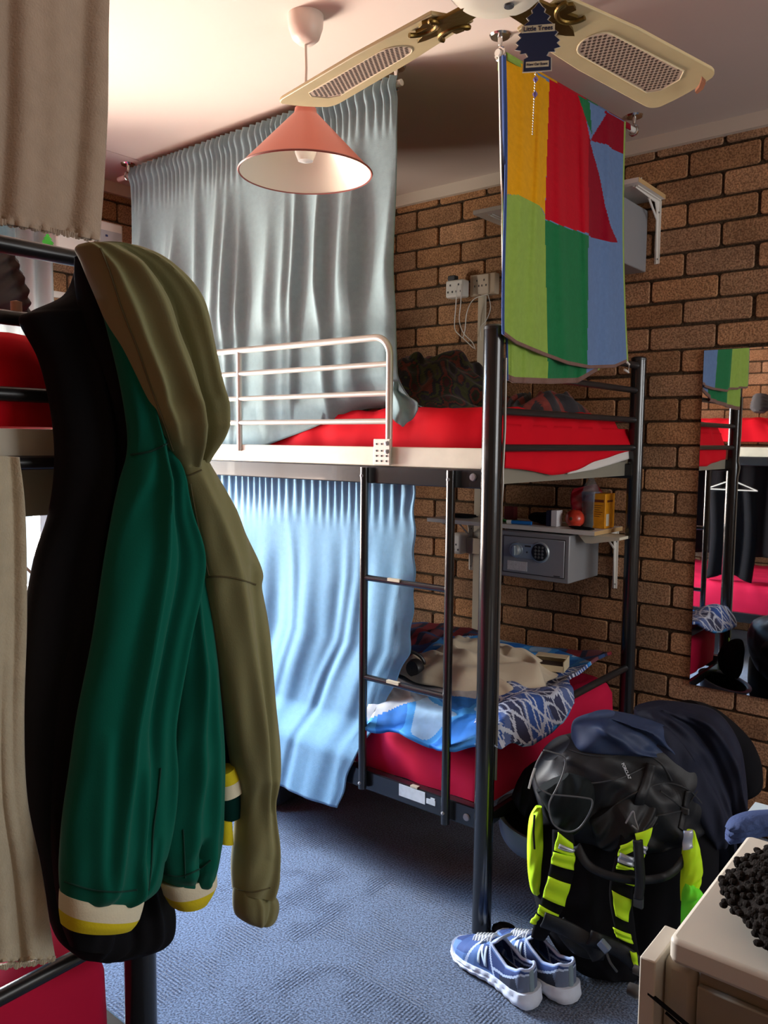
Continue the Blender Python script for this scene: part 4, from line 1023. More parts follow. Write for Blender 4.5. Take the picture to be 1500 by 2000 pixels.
def paisley(p):
    n = math.sin(p[0] * 41 + 3 * math.sin(p[1] * 23)) + math.sin(p[1] * 37 + 4 * math.sin(p[2] * 31 + p[0] * 9)) + .6 * math.sin(p[0] * 90 + p[1] * 70)
    return PC[int((n + 2.6) / 5.2 * 6.99) % 7]
M_print = mat_attr_fabric('printed_cotton', rough=.9, bump=.5, bscale=60, bdist=.004, sheen=.2, var=.25, vscale=50)
heap('patterned_blanket', -2.14, -1.50, 2.32, 2.86, 1.478, lambda u, v: .17 * math.exp(-((u - .42) / .36) ** 4 - ((v - .55) / .42) ** 4) + 1.5 * soft(u, v) + .010 * math.sin(u * 17 + v * 11) + .006 * math.sin(u * 31 - v * 27) + .02, paisley, M_print, 150, 120, label='dark red and green patterned blanket heaped on the upper bunk', cat='blanket')
heap('patterned_throw', -1.52, -1.30, 2.42, 2.84, 1.478, lambda u, v: .04 + .015 * math.sin(u * 9) + soft(v, u), lambda p: lin(38, 36, 42) if math.sin(p[1] * 60) > -.6 and math.sin(p[0] * 70) > -.7 else lin(120, 44, 36), M_print, 60, 60, label='dark checked throw lying right of the patterned blanket, behind the towel', cat='throw')

# ------------------------------------------------------------------ lower bunk bedding
DZ = .52
dzone = [('plaid', [(760, 1180), (1260, 1200), (1260, 1380), (1212, 1320), (1090, 1275), (960, 1245), (860, 1250), (770, 1330)]),
         ('ring', [(960, 1330), (1060, 1320), (1230, 1290), (1240, 1360), (1120, 1370), (1050, 1470), (960, 1460), (930, 1420), (935, 1380)]),
         ('white', [(700, 1300), (950, 1300), (930, 1372), (860, 1362), (780, 1385), (700, 1420)])]
def dcol(p):
    px, py = proj(p); k = 'blue'
    for n_, z in dzone:
        if pip(px, py, z): k = n_; break
    x, y = p[0], p[1]
    n = math.sin(x * 23 + 2 * math.sin(y * 19)) + math.sin(y * 31 + 2 * math.sin(x * 17))
    if k == 'plaid':
        a = math.sin(x * 38 + y * 12); b = math.sin(y * 45 - x * 9)
        return lin(130, 34, 48) if a > .35 else lin(40, 70, 120) if b > .3 else lin(34, 38, 62) if a > -.5 else lin(110, 60, 70)
    if k == 'ring':
        for (cx, cy, r0) in ((-1.28, 1.80, .10), (-1.05, 2.15, .16), (-1.35, 2.2, .12)):
            rr = math.hypot(x - cx, y - cy)
            if abs((rr % .05) - .02) < .0034: return lin(196, 206, 226)
        if abs((x * .8 + y * .6 + .02 * math.sin(y * 20)) % .11 - .03) < .003: return lin(180, 190, 214)
        return lin(46, 84, 160) if n > .4 else lin(84, 104, 156) if n > -.6 else lin(52, 58, 92)
    if k == 'white': return lin(176, 180, 186) if n > -.6 else lin(140, 156, 176)
    return lin(20, 110, 200) if n > .3 else lin(60, 150, 226) if n > -.7 else lin(150, 190, 226)
nx, ny = 330, 260; P = np.zeros((ny, nx, 3)); cols = []
R = np.random.default_rng(14)
rid = [(R.uniform(0, 1), R.uniform(0, 1), R.uniform(0, PI), R.uniform(.02, .045), R.uniform(.006, .014)) for _ in range(34)]
for i in range(ny):
    v = i / (ny - 1)      # front (aisle) to wall
    for j in range(nx):
        u = j / (nx - 1)  # left to the foot end
        x = -2.35 + (2.35 - 1.095) * u; y = 1.858 + (2.83 - 1.858) * v
        ef = .045 * u * (1 - v) ** 2 ; x -= .04 * (1 - v)*0
        z = DZ + .034 + (.025 * math.sin(u * 5 + v * 3) ** 2 + ridges(u, v, 1.0)) * (.25 + .75 * ss(.02, .2, v))
        # rises over the foot rail, droops outside it near the aisle, tucked inside it near the wall
        xe = np.interp(v, [0, .03, .12, .25, .45, .58, 1], [-1.150, -1.11, -1.06, -1.065, -1.10, -1.175, -1.20])
        xs = np.interp(v, [0, .1, .3, 1], [-1.575, -1.62, -2.1, -2.3]); x = xs + (xe - xs) * u; y = max(y, 1.9) if x < -1.56 else y
        z += .035 * ss(-1.24, -1.15, x)
        if x > -1.128: z -= 1.3 * (x + 1.128)
        fr = 1 - ss(0, .07, v); z -= fr * (.058 + .008 * math.sin(u * 13)); y -= fr * (.010 + .008 * math.sin(u * 17 + 1))
        z = max(z, DZ + .012 if v > .06 else .45)
        P[i, j] = (x, y, z)
for i in range(ny - 1):
    for j in range(nx - 1): cols.append(dcol(P[i, j]))
mb = MB(); mb.grid(P); o = mb.build('duvet', M_print2 if False else mat_attr_fabric('duvet_print', rough=.85, var=.12, vscale=30, crumple=(6, .5, .02)), sharp=80, solid=.012, recalc=False, offset=1); vcol(o, cols)
solo(o, 'blue space-print duvet with red plaid back edge on the lower bunk', 'duvet')
# beige sweatshirt
sw = heap('beige_sweatshirt', -1.74, -1.22, 2.10, 2.55, DZ + .06, lambda u, v: .055 * math.exp(-((u - .5) / .5) ** 2) + soft(u, v) + .012 * math.sin(u * 11 + v * 7) + .006 * math.sin(u * 23 - v * 13) + .01, lambda p: lin(204, 192, 168), mat_attr_fabric('sweat_cloth', rough=.9, bump=.2, bscale=300, sheen=.2, crumple=(7, 1.0, .06)), 160, 140, label='crumpled beige sweatshirt lying on the duvet', cat='sweatshirt')
hp = thing('headphones', 'black headphones beside the beige sweatshirt on the lower bunk', 'headphones', (-1.68, 2.17, .63))
hc = at(810, 1305, z=.62)
MB().lathe([(.0, -.018), (.026, -.015), (.032, 0), (.030, .014), (0, .018)], hc, 24, axis='y', cap=False).build('ear_cup', mat('matte_black', (.015, .015, .017), .4), hp)
MB().lathe([(.0, -.018), (.026, -.015), (.032, 0), (.030, .014), (0, .018)], hc + np.array([-.12, .05, -.01]), 24, axis='y', cap=False).build('ear_cup', MATS['matte_black'], hp)
MB().tube([hc + np.array([-.06 + .06 * math.cos(w), .025 + .03 * math.cos(w), .09 * math.sin(w) * .5]) for w in np.linspace(0, PI, 16)], .006, 8).build('headband', MATS['matte_black'], hp)
cbx = thing('cardboard_box', 'small open cardboard box resting on the duvet near the wall', 'box', (-1.33, 2.55, .6))
c = at(1076, 1296, z=.61); A = .25
Mx = Matrix.Translation(Vector(c)) @ Matrix.Rotation(A, 4, 'Z')
MB().box((-.055, -.045, -.015), (.055, .045, -.011), M=Mx).box((-.055, -.045, -.011), (-.052, .045, .022), M=Mx).box((.052, -.045, -.011), (.055, .045, .022), M=Mx).box((-.055, .042, -.011), (.055, .045, .022), M=Mx).box((-.055, -.045, -.011), (.055, -.042, .006), M=Mx).box((-.055, 0, .022), (.055, .045, .025), M=Mx).build('box', mat('box_cream', lin(206, 192, 160), .7), cbx, smooth=False)
MB().box((-.052, -.040, -.010), (.052, .0, .010), M=Mx).build('contents', mat('box_dark', lin(50, 36, 30), .7), cbx, smooth=False)
# dark case and helmet under / beside the bed
sc_ = thing('suitcase', 'black suitcase pushed under the lower bunk', 'suitcase', (-2.3, 2.3, 0))
MB().box((-2.65, 1.98, .012), (-2.12, 2.35, .27)).build('shell', mat('case_black', (.02, .021, .026), .5, bump=.2, bscale=50), sc_, bevel=.03)
MB().box((-2.119, 2.10, .14), (-2.112, 2.2, .18)).box((-2.30, 1.972, .1), (-2.24, 1.979, .2)).build('handle', M_greydk, sc_, bevel=.003)

he = thing('hard_hat', 'grey upturned helmet beside the bunk post behind the hi-vis backpack', 'helmet', (-1.02, 2.1, .2))
hcx, hcy, hcz = at(1046, 1602, d=2.36)
prof = [(.105 * math.sin(w), -.11 * math.cos(w)) for w in np.linspace(0.02, PI / 2, 14)]
tilt = Matrix.Translation((hcx, hcy, hcz)) @ Matrix.Rotation(.25, 4, 'Y')
def lathe_m(prof, M, n=32):
    mb = MB(); mb.lathe(prof, (0, 0, 0), n, cap=False); mb.v = [np.array([M @ Vector(p) for p in mb.v[0]])]; return mb
lathe_m(prof + [(.118, .004), (.118, .008), (.10, .002)], tilt).build('shell', mat('helmet_grey', lin(110, 122, 140), .4), he, solid=.004, sharp=60)
lathe_m([(.096 * math.sin(w), -.10 * math.cos(w) + .002) for w in np.linspace(0.02, PI / 2, 10)], tilt).build('lining', M_blackcloth, he)

# ------------------------------------------------------------------ pendant lamp
pl = thing('pendant_lamp', 'pendant lamp with a salmon pink conical shade', 'lamp', (-1.568, 1.577, 2.05))
LX, LY = -1.562, 1.577
MB().lathe([(.0, -.072), (.02, -.070), (.036, -.056), (.045, -.03), (.047, 0)], (LX, LY, ZC), 32, cap=False).build('ceiling_rose', mat('rose_white', lin(216, 198, 186), .4), pl)
MB().tube([(LX, LY, ZC - .07), (LX + .002, LY, 2.35), (LX - .002, LY, 2.24)], .0035, 8).build('cord', mat('cord_white', lin(206, 190, 176), .5), pl)
ZT, ZRm = 2.247, 2.082
sh = MB().lathe([(.028, ZT), (.030, ZT - .012), (.040, ZT - .022), (.166, ZRm + .012), (.176, ZRm)], (LX, LY, 0), 64, cap=False).build('lamp_shade', M_salmon, pl, recalc=True)
MB().lathe([(.026, ZT - .002), (.028, ZT - .013), (.038, ZT - .0235), (.164, ZRm + .0115), (.1735, ZRm + .0005)], (LX, LY, 0), 64, cap=False).build('shade_lining', M_lampin, sh)
MB().lathe([(.1728, ZRm), (.1765, ZRm - .002), (.1785, ZRm + .001), (.1765, ZRm + .0035)], (LX, LY, 0), 64, cap=False).build('shade_rim', mat('rim_dark', lin(130, 60, 50), .4), sh)
MB().lathe([(.0, ZT + .003), (.026, ZT + .001), (.026, ZT - .05), (.016, ZT - .06), (.014, ZT - .08)], (LX, LY, 0), 24, cap=False).build('lamp_holder', M_whiteplastic, pl)
MB().lathe([(.013, ZT - .062), (.016, ZT - .072), (.027, ZT - .092), (.029, ZT - .112), (.020, ZT - .133), (0, ZT - .139)], (LX, LY, 0), 24, cap=False).build('bulb', M_glass, pl)

# ------------------------------------------------------------------ ceiling fan
fx, fy, fz = -.728, 1.171, 2.10
fan = thing('ceiling_fan', 'cream ceiling fan with cane-panelled blades and brass brackets', 'fan', (fx, fy, fz))
MB().lathe([(0, -.022), (.03, -.022), (.065, -.016), (.078, -.004), (.078, .01), (.07, .02), (.09, .03), (.11, .05), (.11, .11), (.06, .14), (.016, .15)], (fx, fy, fz + .007), 48, cap=False).build('motor_housing', mat('fan_white', lin(216, 208, 190), .35), fan)
MB().lathe([(0, -.026), (.008, -.025), (.009, -.02)], (fx + .01, fy + .02, fz + .007), 16, cap=False).build('switch', M_greydk, fan)
MB().tube([(fx, fy, fz + .14), (fx, fy, ZC)], .012, 14).lathe([(.012, -.05), (.05, -.03), (.06, 0)], (fx, fy, ZC), 24, cap=False).build('down_rod', MATS['fan_white'], fan)
def blade_outline(n=8):
    # along x from hub: 0.12 .. 0.585, half-width .055 at root to .075
    pts = []
    for (x, y) in ((.105, -.050), (.30, -.067), (.545, -.074)): pts.append((x, y))
    for a in np.linspace(-70, 70, 9): pts.append((.545 + .035 * math.cos(math.radians(a)), (.074 - .035) * (1 if a > 0 else -1) * min(1, abs(a) / 35) + .035 * math.sin(math.radians(a))))
    for (x, y) in ((.545, .074), (.30, .067), (.105, .050)): pts.append((x, y))
    return pts
def cane_outline(x0=.235, x1=.515, w0=.034, w1=.041):
    pts = [(x1 - .02, -w1), (x1, -w1 + .02), (x1, w1 - .02), (x1 - .02, w1)]
    for a in np.linspace(90, 270, 11): pts.append((x0 + .03 + .034 * math.cos(math.radians(a)), w0 * math.sin(math.radians(a))))
    return pts
def in_poly(x, y, p): return pip(x, y, p)
for k, ang in enumerate((167.4, 79.2, -10.8, -100.8)):
    a = math.radians(ang); U = np.array([math.cos(a), math.sin(a), 0]); T = np.array([-math.sin(a), math.cos(a), 0]); pt = math.radians(-11)
    V = T * math.cos(pt) + np.array([0, 0, math.sin(pt)]); Nn = np.cross(U, V); o0 = np.array([fx, fy, fz + .004])
    mb = MB(); prism(mb, blade_outline(), o0, U, V, Nn, .007); bl = mb.build('blade', M_fancream, fan, bevel=.0015)
    S_ = -1 if Nn[2] > 0 else 1
    low = o0 + Nn * S_ * .0037
    mb = MB(); prism(mb, cane_outline(), low, U, V, Nn, .0006); mb.build('cane_panel', M_fancane, bl, smooth=False)
    co = cane_outline(); mb = MB(); kk = 0
    st_ = .0125
    for i in range(30):
        for j in range(-8, 9):
            for (ox, oy) in ((0, 0), (.5, .5)):
                x = .232 + (i + ox) * st_; y = (j + oy) * st_
                if in_poly(x, y, [(px * .985 + .0055, py * .93) for px, py in co]):
                    r_ = .0033; prism(mb, [(x + r_ * math.cos(w), y + r_ * math.sin(w)) for w in np.linspace(0, 2 * PI, 7)[:-1]], low + Nn * S_ * .0005, U, V, Nn, .0005)
    mb.build('cane_weave', M_fanhole, bl, smooth=False)
    rim = MB(); pts = [low + U * x + V * y for x, y in co]; rim.tube(pts + [pts[0]], .0016, 6); rim.build('panel_rim', mat('panel_rim', lin(214, 196, 160), .5), bl)
    br = MB(); lowb = low + Nn * S_ * .003
    prism(br, [(.02, -.022), (.10, -.028), (.13, -.05), (.145, -.045), (.14, -.03), (.165, -.034), (.16, -.015), (.185, -.008), (.20, 0), (.185, .008), (.16, .015), (.165, .034), (.14, .03), (.145, .045), (.13, .05), (.10, .028), (.02, .022)], lowb, U, V, Nn, .006)
    for s_ in (-1, 1):
        sp = [(.10 + .02 * q + .014 * math.cos(q * 2.2), s_ * (.030 + .016 * math.sin(q * 2.2))) for q in np.linspace(0, 3.2, 22)]
        br.tube([lowb + U * x + V * y + Nn * S_ * .003 for x, y in sp], .0045, 8)
    br.build('blade_bracket', M_brass, fan, bevel=.001)
# chipped tip on the right blade
a = math.radians(79.2); U = np.array([math.cos(a), math.sin(a), 0]); T = np.array([-math.sin(a), math.cos(a), 0])
mb = MB(); q_ = [at(a_, b_, z=fz + .001) for a_, b_ in ((1358, 166), (1366, 156), (1371, 140), (1379, 148), (1374, 160), (1362, 170))]; prism(mb, [(p_[0] - fx, p_[1] - fy) for p_ in q_], (fx, fy, fz - .010), (1, 0, 0), (0, 1, 0), (0, 0, 1), .006)
mb.build('chipped_corner', mat('bare_wood', lin(130, 78, 50), .8), fan, smooth=False)
# pull chain with crystals
c1 = at(1045, 140, y=1.2); c2 = at(1040, 262, y=1.2)
pc = thing('pull_chain', 'thin pull chain with two small crystals hanging from the fan', 'chain', tuple(c2))
mb = MB(); n = 46; ctop = at(1052, 20, y=1.2)
for k in range(n):
    p = ctop + (c2 - ctop) * (k / (n - 1)); mb.lathe([(.0002, -.0015), (.0014, 0), (.0002, .0015)], p, 8, cap=False)
mb.tube([ctop, c2], .0004, 5); mb.build('bead_chain', M_chrome, pc)
for q in ((1046, 155), (1045, 184)):
    MB().lathe([(.0002, -.006), (.0042, -.001), (.0042, .001), (.0002, .006)], at(*q, y=1.2), 8, cap=False).build('crystal', mat('crystal_violet', lin(150, 130, 190), .05, trans=.5), pc, smooth=False)
# blue tree air freshener
Cc = at(1049, 138, y=1.19); Vv = np.array([0, 0, 1.]); Hh = np.linalg.norm(at(1052, 5, y=1.19) - Cc); Uu = np.array([.87, .49, 0]); Nn = np.cross(Uu, Vv)
S2 = -1 if np.dot(Nn, FWD) > 0 else 1; Nn = Nn * S2
fr_ = thing('air_freshener', 'navy tree-shaped air freshener hanging from the fan hub', 'air freshener', tuple(Cc))
mb = MB(); w = .058
def big_tree(w, h, g=0):
    pts = [(0, 1 + g), (.10, .93), (.17, .90), (.14, .85), (.30, .79), (.23, .74), (.42, .66), (.34, .62), (.52, .55), (.44, .50), (.58, .43), (.50, .39), (.60, .33), (.44, .31), (.46, .26), (.30, .27), (.24, .21), (.36, .18), (.37, .0 - g * .5)]
    pts = [(x + (g if x > 0 else 0), y) for x, y in pts]
    return [(x * w, y * h) for x, y in pts + [(-a, b) for a, b in pts[::-1]][:-1]]
prism(mb, big_tree(w, Hh, .03), Cc - Nn * .0012, Uu, Vv, Nn, .001); mb.build('card_edge', mat('tree_white', lin(220, 214, 200), .6), fr_, smooth=False)
mb = MB(); prism(mb, big_tree(w, Hh), Cc, Uu, Vv, Nn, .0012); mb.build('card', mat('tree_navy', lin(24, 42, 84), .5), fr_, smooth=False)
mb = MB(); prism(mb, [(-.026, .058), (.026, .058), (.026, .069), (-.026, .069)], Cc + Nn * .0008, Uu, Vv, Nn, .0006); mb.build('title_panel', mat('panel_cream', lin(226, 220, 196), .6), fr_, smooth=False)
mb = MB(); prism(mb, [(-.018, .005), (.018, .005), (.018, .014), (-.018, .014)], Cc + Nn * .0008, Uu, Vv, Nn, .0006); mb.build('scent_panel', MATS['panel_cream'], fr_, smooth=False)
def text(s_, name, size, o, U_, V_, N_, m, parent, ext=.0003):
    cu = bpy.data.curves.new(name, 'FONT'); cu.body = s_; cu.size = size; cu.align_x = 'CENTER'; cu.align_y = 'CENTER'; cu.extrude = ext; cu.offset = size * .012
    cu.materials.append(m); ob = bpy.data.objects.new(name, cu); COL.objects.link(ob)
    mt = Matrix.Identity(4)
    for r_ in range(3): mt[r_][0] = U_[r_]; mt[r_][1] = V_[r_]; mt[r_][2] = N_[r_]
    loc = np.array(o) - (WL.get(parent.name, np.zeros(3)) if parent else 0)
    me = bpy.data.meshes.new_from_object(ob); bpy.data.objects.remove(ob); me.materials.clear(); me.materials.append(m)
    ob = bpy.data.objects.new(name, me); COL.objects.link(ob)
    ob.parent = parent; mt.translation = Vector(loc); ob.matrix_local = mt
    return ob
text('Little Trees', 'title_lettering', .0098, Cc + Nn * .0016 + Vv * .0634, Uu, Vv, Nn, MATS['tree_navy'], fr_)
text('New Car Scent', 'scent_lettering', .0052, Cc + Nn * .0016 + Vv * .0094, Uu, Vv, Nn, MATS['tree_navy'], fr_)
MB().tube([Cc + Vv * (Hh * .99), Cc + Vv * (Hh + .03)], .0005, 5).build('string', M_white, fr_)

# ------------------------------------------------------------------ backpack pile
def D(px, py, d): return at(px, py, d=d)
pk = thing('hi_vis_backpack', 'black backpack with fluorescent yellow panels on the floor', 'backpack', tuple(at(1200, 1860, z=0)))
# main body (back panel towards us, leaning slightly)
loft(rows_of([(1560, 1060, 1380, .5), (1600, 1046, 1392, .8), (1680, 1040, 1392), (1760, 1046, 1384), (1830, 1075, 1372), (1880, 1120, 1345, .8), (1895, 1150, 1320, .4)]), .10, 60, 80, d=lambda t: 2.17 - .06 * t, sq=.4, capdome=1,
     folds=[(0, .2, 0, .9, .12, -.02), (-.45, .1, -.5, .9, .1, .012), (.5, .1, .5, .9, .1, .012)], noise=.006, seed=5).build('back_panel', M_blackcloth, pk, sharp=80)
def strap(pts, w, d, m, name, par, th=.006, n=24):
    """flat ribbon following photo points at forward distances d (list)"""
    p = cr([tuple(D(a, b, dd)) for (a, b), dd in zip(pts, d)], n); P = []
    ws = np.interp(np.linspace(0, 1, n), np.linspace(0, 1, len(w)), w) if isinstance(w, (list, tuple)) else np.full(n, w)
    for i in range(n):
        t = p[min(i + 1, n - 1)] - p[max(i - 1, 0)]; t /= np.linalg.norm(t) + 1e-9; s_ = np.cross(t, -FWD); s_ /= np.linalg.norm(s_)
        P.append([p[i] + s_ * ws[i] * u + (-FWD) * th * (1 - u * u) for u in np.linspace(-1, 1, 9)])
    mb = MB(); mb.grid(np.array(P)); return mb.build(name, m, par, solid=.006, sharp=80, recalc=False)
def patch(quad, d, m, name, par, lift=.0):
    """cloth patch with its four photo corners"""
    q = [D(a, b, dd) for (a, b), dd in zip(quad, d if isinstance(d, (list, tuple)) else [d] * 4)]
    P = [[(q[0] * (1 - u) + q[1] * u) * (1 - v) + (q[3] * (1 - u) + q[2] * u) * v - FWD * (.004 * math.sin(PI * u) + .003 * math.sin(v * 7)) for u in np.linspace(0, 1, 9)] for v in np.linspace(0, 1, 9)]
    return MB().grid(np.array(P)).build(name, m, par, solid=.004, recalc=False)
DS = 2.005
s1 = strap([(1098, 1620), (1100, 1680), (1086, 1740), (1068, 1790), (1050, 1832)], [.024, .030, .030, .026, .016], [DS + .02, DS, DS, DS, DS + .02], M_blackcloth, 'shoulder_strap', pk)
s2 = strap([(1238, 1622), (1226, 1680), (1212, 1740), (1220, 1810), (1240, 1890)], [.03, .032, .028, .024, .012], [DS + .01, DS - .02, DS - .03, DS - .03, DS], M_blackcloth, 'shoulder_strap', pk)
dd = DS - .012
for q in ([(1090, 1625), (1118, 1648), (1122, 1672), (1082, 1660)], [(1080, 1664), (1123, 1672), (1120, 1699), (1076, 1686)], [(1071, 1711), (1114, 1727), (1102, 1770), (1060, 1752)], [(1053, 1767), (1091, 1787), (1084, 1803), (1050, 1782)], [(1047, 1785), (1053, 1790), (1046, 1805), (1035, 1801)]):
    patch(q, dd, M_hivis, 'yellow_patch', s1)
patch([(1092, 1648), (1122, 1660), (1120, 1664), (1090, 1656)], dd - .002, M_reflect, 'reflective_tape', s1)
d2 = DS - .047
for q in ([(1240, 1628), (1274, 1616), (1258, 1670), (1250, 1690)], [(1212, 1652), (1236, 1640), (1236, 1662), (1206, 1672)], [(1206, 1686), (1238, 1698), (1236, 1696), (1203, 1696)], [(1207, 1714), (1239, 1722), (1239, 1730), (1206, 1717)], [(1195, 1739), (1233, 1757), (1226, 1800), (1202, 1788)], [(1197, 1811), (1231, 1825), (1236, 1843), (1204, 1829)], [(1230, 1857), (1242, 1860), (1247, 1893), (1238, 1885)]):
    patch(q, d2, M_hivis, 'yellow_patch', s2)
patch([(1211, 1665), (1237, 1675), (1237, 1692), (1206, 1682)], d2 - .002, M_reflect, 'reflective_tape', s2)
patch([(1248, 1648), (1264, 1654), (1260, 1668), (1248, 1660)], d2 - .004, M_reflect, 'reflective_tape', s2)
patch([(1335, 1622), (1352, 1620), (1352, 1655), (1333, 1660)], 1.95, M_reflect, 'reflective_tape', pk)
loft(rows_of([(1575, 1046, 1058, .4), (1600, 1034, 1060), (1650, 1030, 1060), (1700, 1031, 1058), (1735, 1036, 1056), (1746, 1042, 1054, .5)]), .03, 30, 28, d=2.10, seed=3, noise=.003).build('side_pocket', M_hivis, pk, sharp=80)
MB().tube([D(1044, 1592, 2.064), D(1042, 1625, 2.062), D(1044, 1658, 2.064)], .003, 6).build('zip', M_blackcloth, pk)
loft(rows_of([(1622, 1342, 1356, .4), (1660, 1334, 1366), (1700, 1332, 1370), (1730, 1330, 1364), (1760, 1330, 1350, .5)]), .03, 24, 28, d=1.985, seed=8, noise=.004).build('side_pocket', M_hivis, pk, sharp=80)
loft(rows_of([(1725, 1338, 1352, .4), (1745, 1334, 1372), (1775, 1332, 1366), (1820, 1330, 1350), (1845, 1328, 1336, .3)]), .03, 24, 28, d=1.97, seed=9, noise=.004).build('side_pocket', mat('hi_vis_green', lin(110, 235, 40), .7), pk, sharp=80)
strap([(1125, 1650), (1150, 1690), (1200, 1712), (1260, 1718), (1310, 1705), (1345, 1660), (1358, 1625)], .009, [2.0, 1.98, 1.955, 1.95, 1.97, 2.0, 2.03], M_blacknylon, 'cross_strap', pk, n=40)
strap([(1245, 1640), (1248, 1680), (1250, 1720), (1246, 1755)], .010, [1.93] * 4, M_blacknylon, 'webbing_strap', pk)
MB().box((-.012, -.006, -.016), (.012, .006, .016), M=Matrix.Translation(Vector(D(1247, 1760, 1.945)))).build('buckle', M_greydk, pk, bevel=.003)
for (pts, dd_) in (([(1060, 1795), (1110, 1815), (1150, 1840), (1170, 1870)], 1.98), ([(1150, 1830), (1200, 1850), (1230, 1870), (1250, 1890)], 1.97), ([(1090, 1800), (1130, 1850), (1180, 1860)], 2.02)):
    strap(pts, .018, [dd_] * len(pts), M_blacknylon, 'hip_belt', pk)
bq = D(1180, 1848, 1.945)
MB().box((-.014, -.008, -.010), (.014, .008, .010), M=Matrix.Translation(Vector(bq)) @ Matrix.Rotation(.6, 4, 'Y')).build('belt_buckle', mat('buckle_grey', lin(110, 122, 140), .4), pk, bevel=.003)
MB().tube(cr([D(1185, 1862, 1.94), D(1192, 1880, 1.93), D(1205, 1898, 1.93)], 14), .003, 6).build('cord_end', M_greydk, pk)
MB().box((-.004, -.002, -.006), (.004, .002, .006), M=Matrix.Translation(Vector(D(1303, 1625, 2.03)))).build('care_tag', MATS['sticker_white'], pk)

# black daypack lying on top
dp = thing('black_daypack', 'black rucksack slumped on top of the hi-vis backpack', 'backpack', tuple(D(1180, 1640, 2.1)))
dpb = loft([(1060, 1480, 1110, 1440, .5), (1040, 1520, 1230, 1420, .8), (1048, 1560, 1330, 1450), (1065, 1600, 1372, 1500), (1095, 1625, 1380, 1560), (1140, 1645, 1375, 1605, .9), (1200, 1660, 1330, 1625, .6), (1225, 1662, 1270, 1640, .3)], .12, 70, 90, d=2.15, capdome=1,
     folds=[(-.7, .2, .1, .7, .16, -.02), (-.1, .1, .5, .8, .14, .018), (.3, .2, .7, .7, .14, -.016), (-.3, .4, .2, .9, .12, .014)], noise=.004, seed=12, sq=.7).build('bag_body', M_blacknylon, dp, sharp=80)
loft([(1048, 1545, 1110, 1510, .5), (1062, 1570, 1150, 1520), (1078, 1600, 1160, 1550), (1095, 1625, 1150, 1590), (1110, 1632, 1130, 1615, .4)], .045, 40, 40, d=2.055, noise=.004, seed=14).build('mesh_pocket', mat('dark_teal_nylon', lin(14, 20, 22), .8, spec=.2, bump=.3, bscale=200, bdist=.001), dp, sharp=80)
loft([(1150, 1600, 1240, 1530, .5), (1165, 1650, 1275, 1560), (1195, 1658, 1285, 1590, .9), (1215, 1652, 1250, 1620, .4)], .05, 40, 44, d=2.05, noise=.006, seed=15, folds=[(0, .1, .2, .9, .1, .015)]).build('flap', M_blacknylon, dp, sharp=80)
MB().tube(cr([D(a, b, 2.0) for a, b in ((1060, 1468), (1045, 1500), (1050, 1535), (1075, 1552), (1082, 1550), (1100, 1510), (1103, 1480), (1080, 1470), (1062, 1465))], 60), .0022, 6).tube(cr([D(a, b, 1.985) for a, b in ((1080, 1552), (1072, 1575), (1080, 1608), (1105, 1624), (1130, 1618), (1150, 1590), (1157, 1565), (1140, 1558), (1080, 1552))], 60), .0022, 6).build('elastic_cord', mat('cord_grey', lin(76, 78, 82), .6), dp)
MB().tube(cr([D(a, b, 2.0) for a, b in ((1045, 1500), (1038, 1520), (1033, 1540))], 12), .003, 6).build('cord_tag', mat('tag_grey', lin(150, 150, 146), .6), dp)
M_pipe = mat('bag_piping', (.022, .024, .028), .5)
for q in ([(1112, 1465), (1150, 1475), (1200, 1476), (1250, 1470), (1290, 1490), (1312, 1525)], [(1100, 1520), (1150, 1530), (1210, 1520), (1262, 1496)], [(1165, 1600), (1220, 1560), (1290, 1530), (1340, 1540), (1372, 1570)], [(1250, 1600), (1300, 1590), (1338, 1582)], [(1338, 1582), (1310, 1560), (1290, 1545)], [(1338, 1582), (1352, 1560), (1362, 1545)]):
    seam(dpb, q, .0022, M_pipe, dp, name='piping')
def ribbon_on(obj, pts, w, m, name, par, lift=.004, n=24):
    P = [on(obj, a, b, lift) for a, b in cr(pts, n)]; P = [p for p in P if p is not None]; G = []
    for i in range(len(P)):
        t = P[min(i + 1, len(P) - 1)] - P[max(i - 1, 0)]; t /= np.linalg.norm(t) + 1e-9; s_ = np.cross(t, -FWD); s_ /= np.linalg.norm(s_); G.append([P[i] + s_ * w * u for u in (-1, -.3, .3, 1)])
    return MB().grid(np.array(G)).build(name, m, par, solid=.004, recalc=False)
ribbon_on(dpb, [(1272, 1492), (1262, 1530), (1248, 1570), (1240, 1612)], .012, M_blacknylon, 'lid_strap', dp)
ribbon_on(dpb, [(1345, 1545), (1338, 1580), (1330, 1620)], .008, M_blacknylon, 'side_strap', dp)
bk_ = on(dpb, 1338, 1584, .01)
MB().box((-.010, -.004, -.008), (.010, .004, .008), M=Matrix.Translation(Vector(bk_))).build('buckle', M_greydk, dp, bevel=.002)
tl = on(dpb, 1223, 1506, .016); tU = D(1232, 1524, 2.0) - D(1216, 1490, 2.0); tU /= np.linalg.norm(tU); tN = -FWD; tV = np.cross(tN, tU)
text('FORCLAZ', 'lettering', .010, tl, tU, tV, tN, mat('print_white', lin(200, 204, 210), .6), dp)
MB().tube(cr([D(a, b, 1.975) for a, b in ((1222, 1608), (1236, 1585), (1240, 1600), (1246, 1620), (1234, 1612))], 30), .0022, 6).build('zip_pull', mat('pull_grey', lin(120, 120, 124), .5), dp)

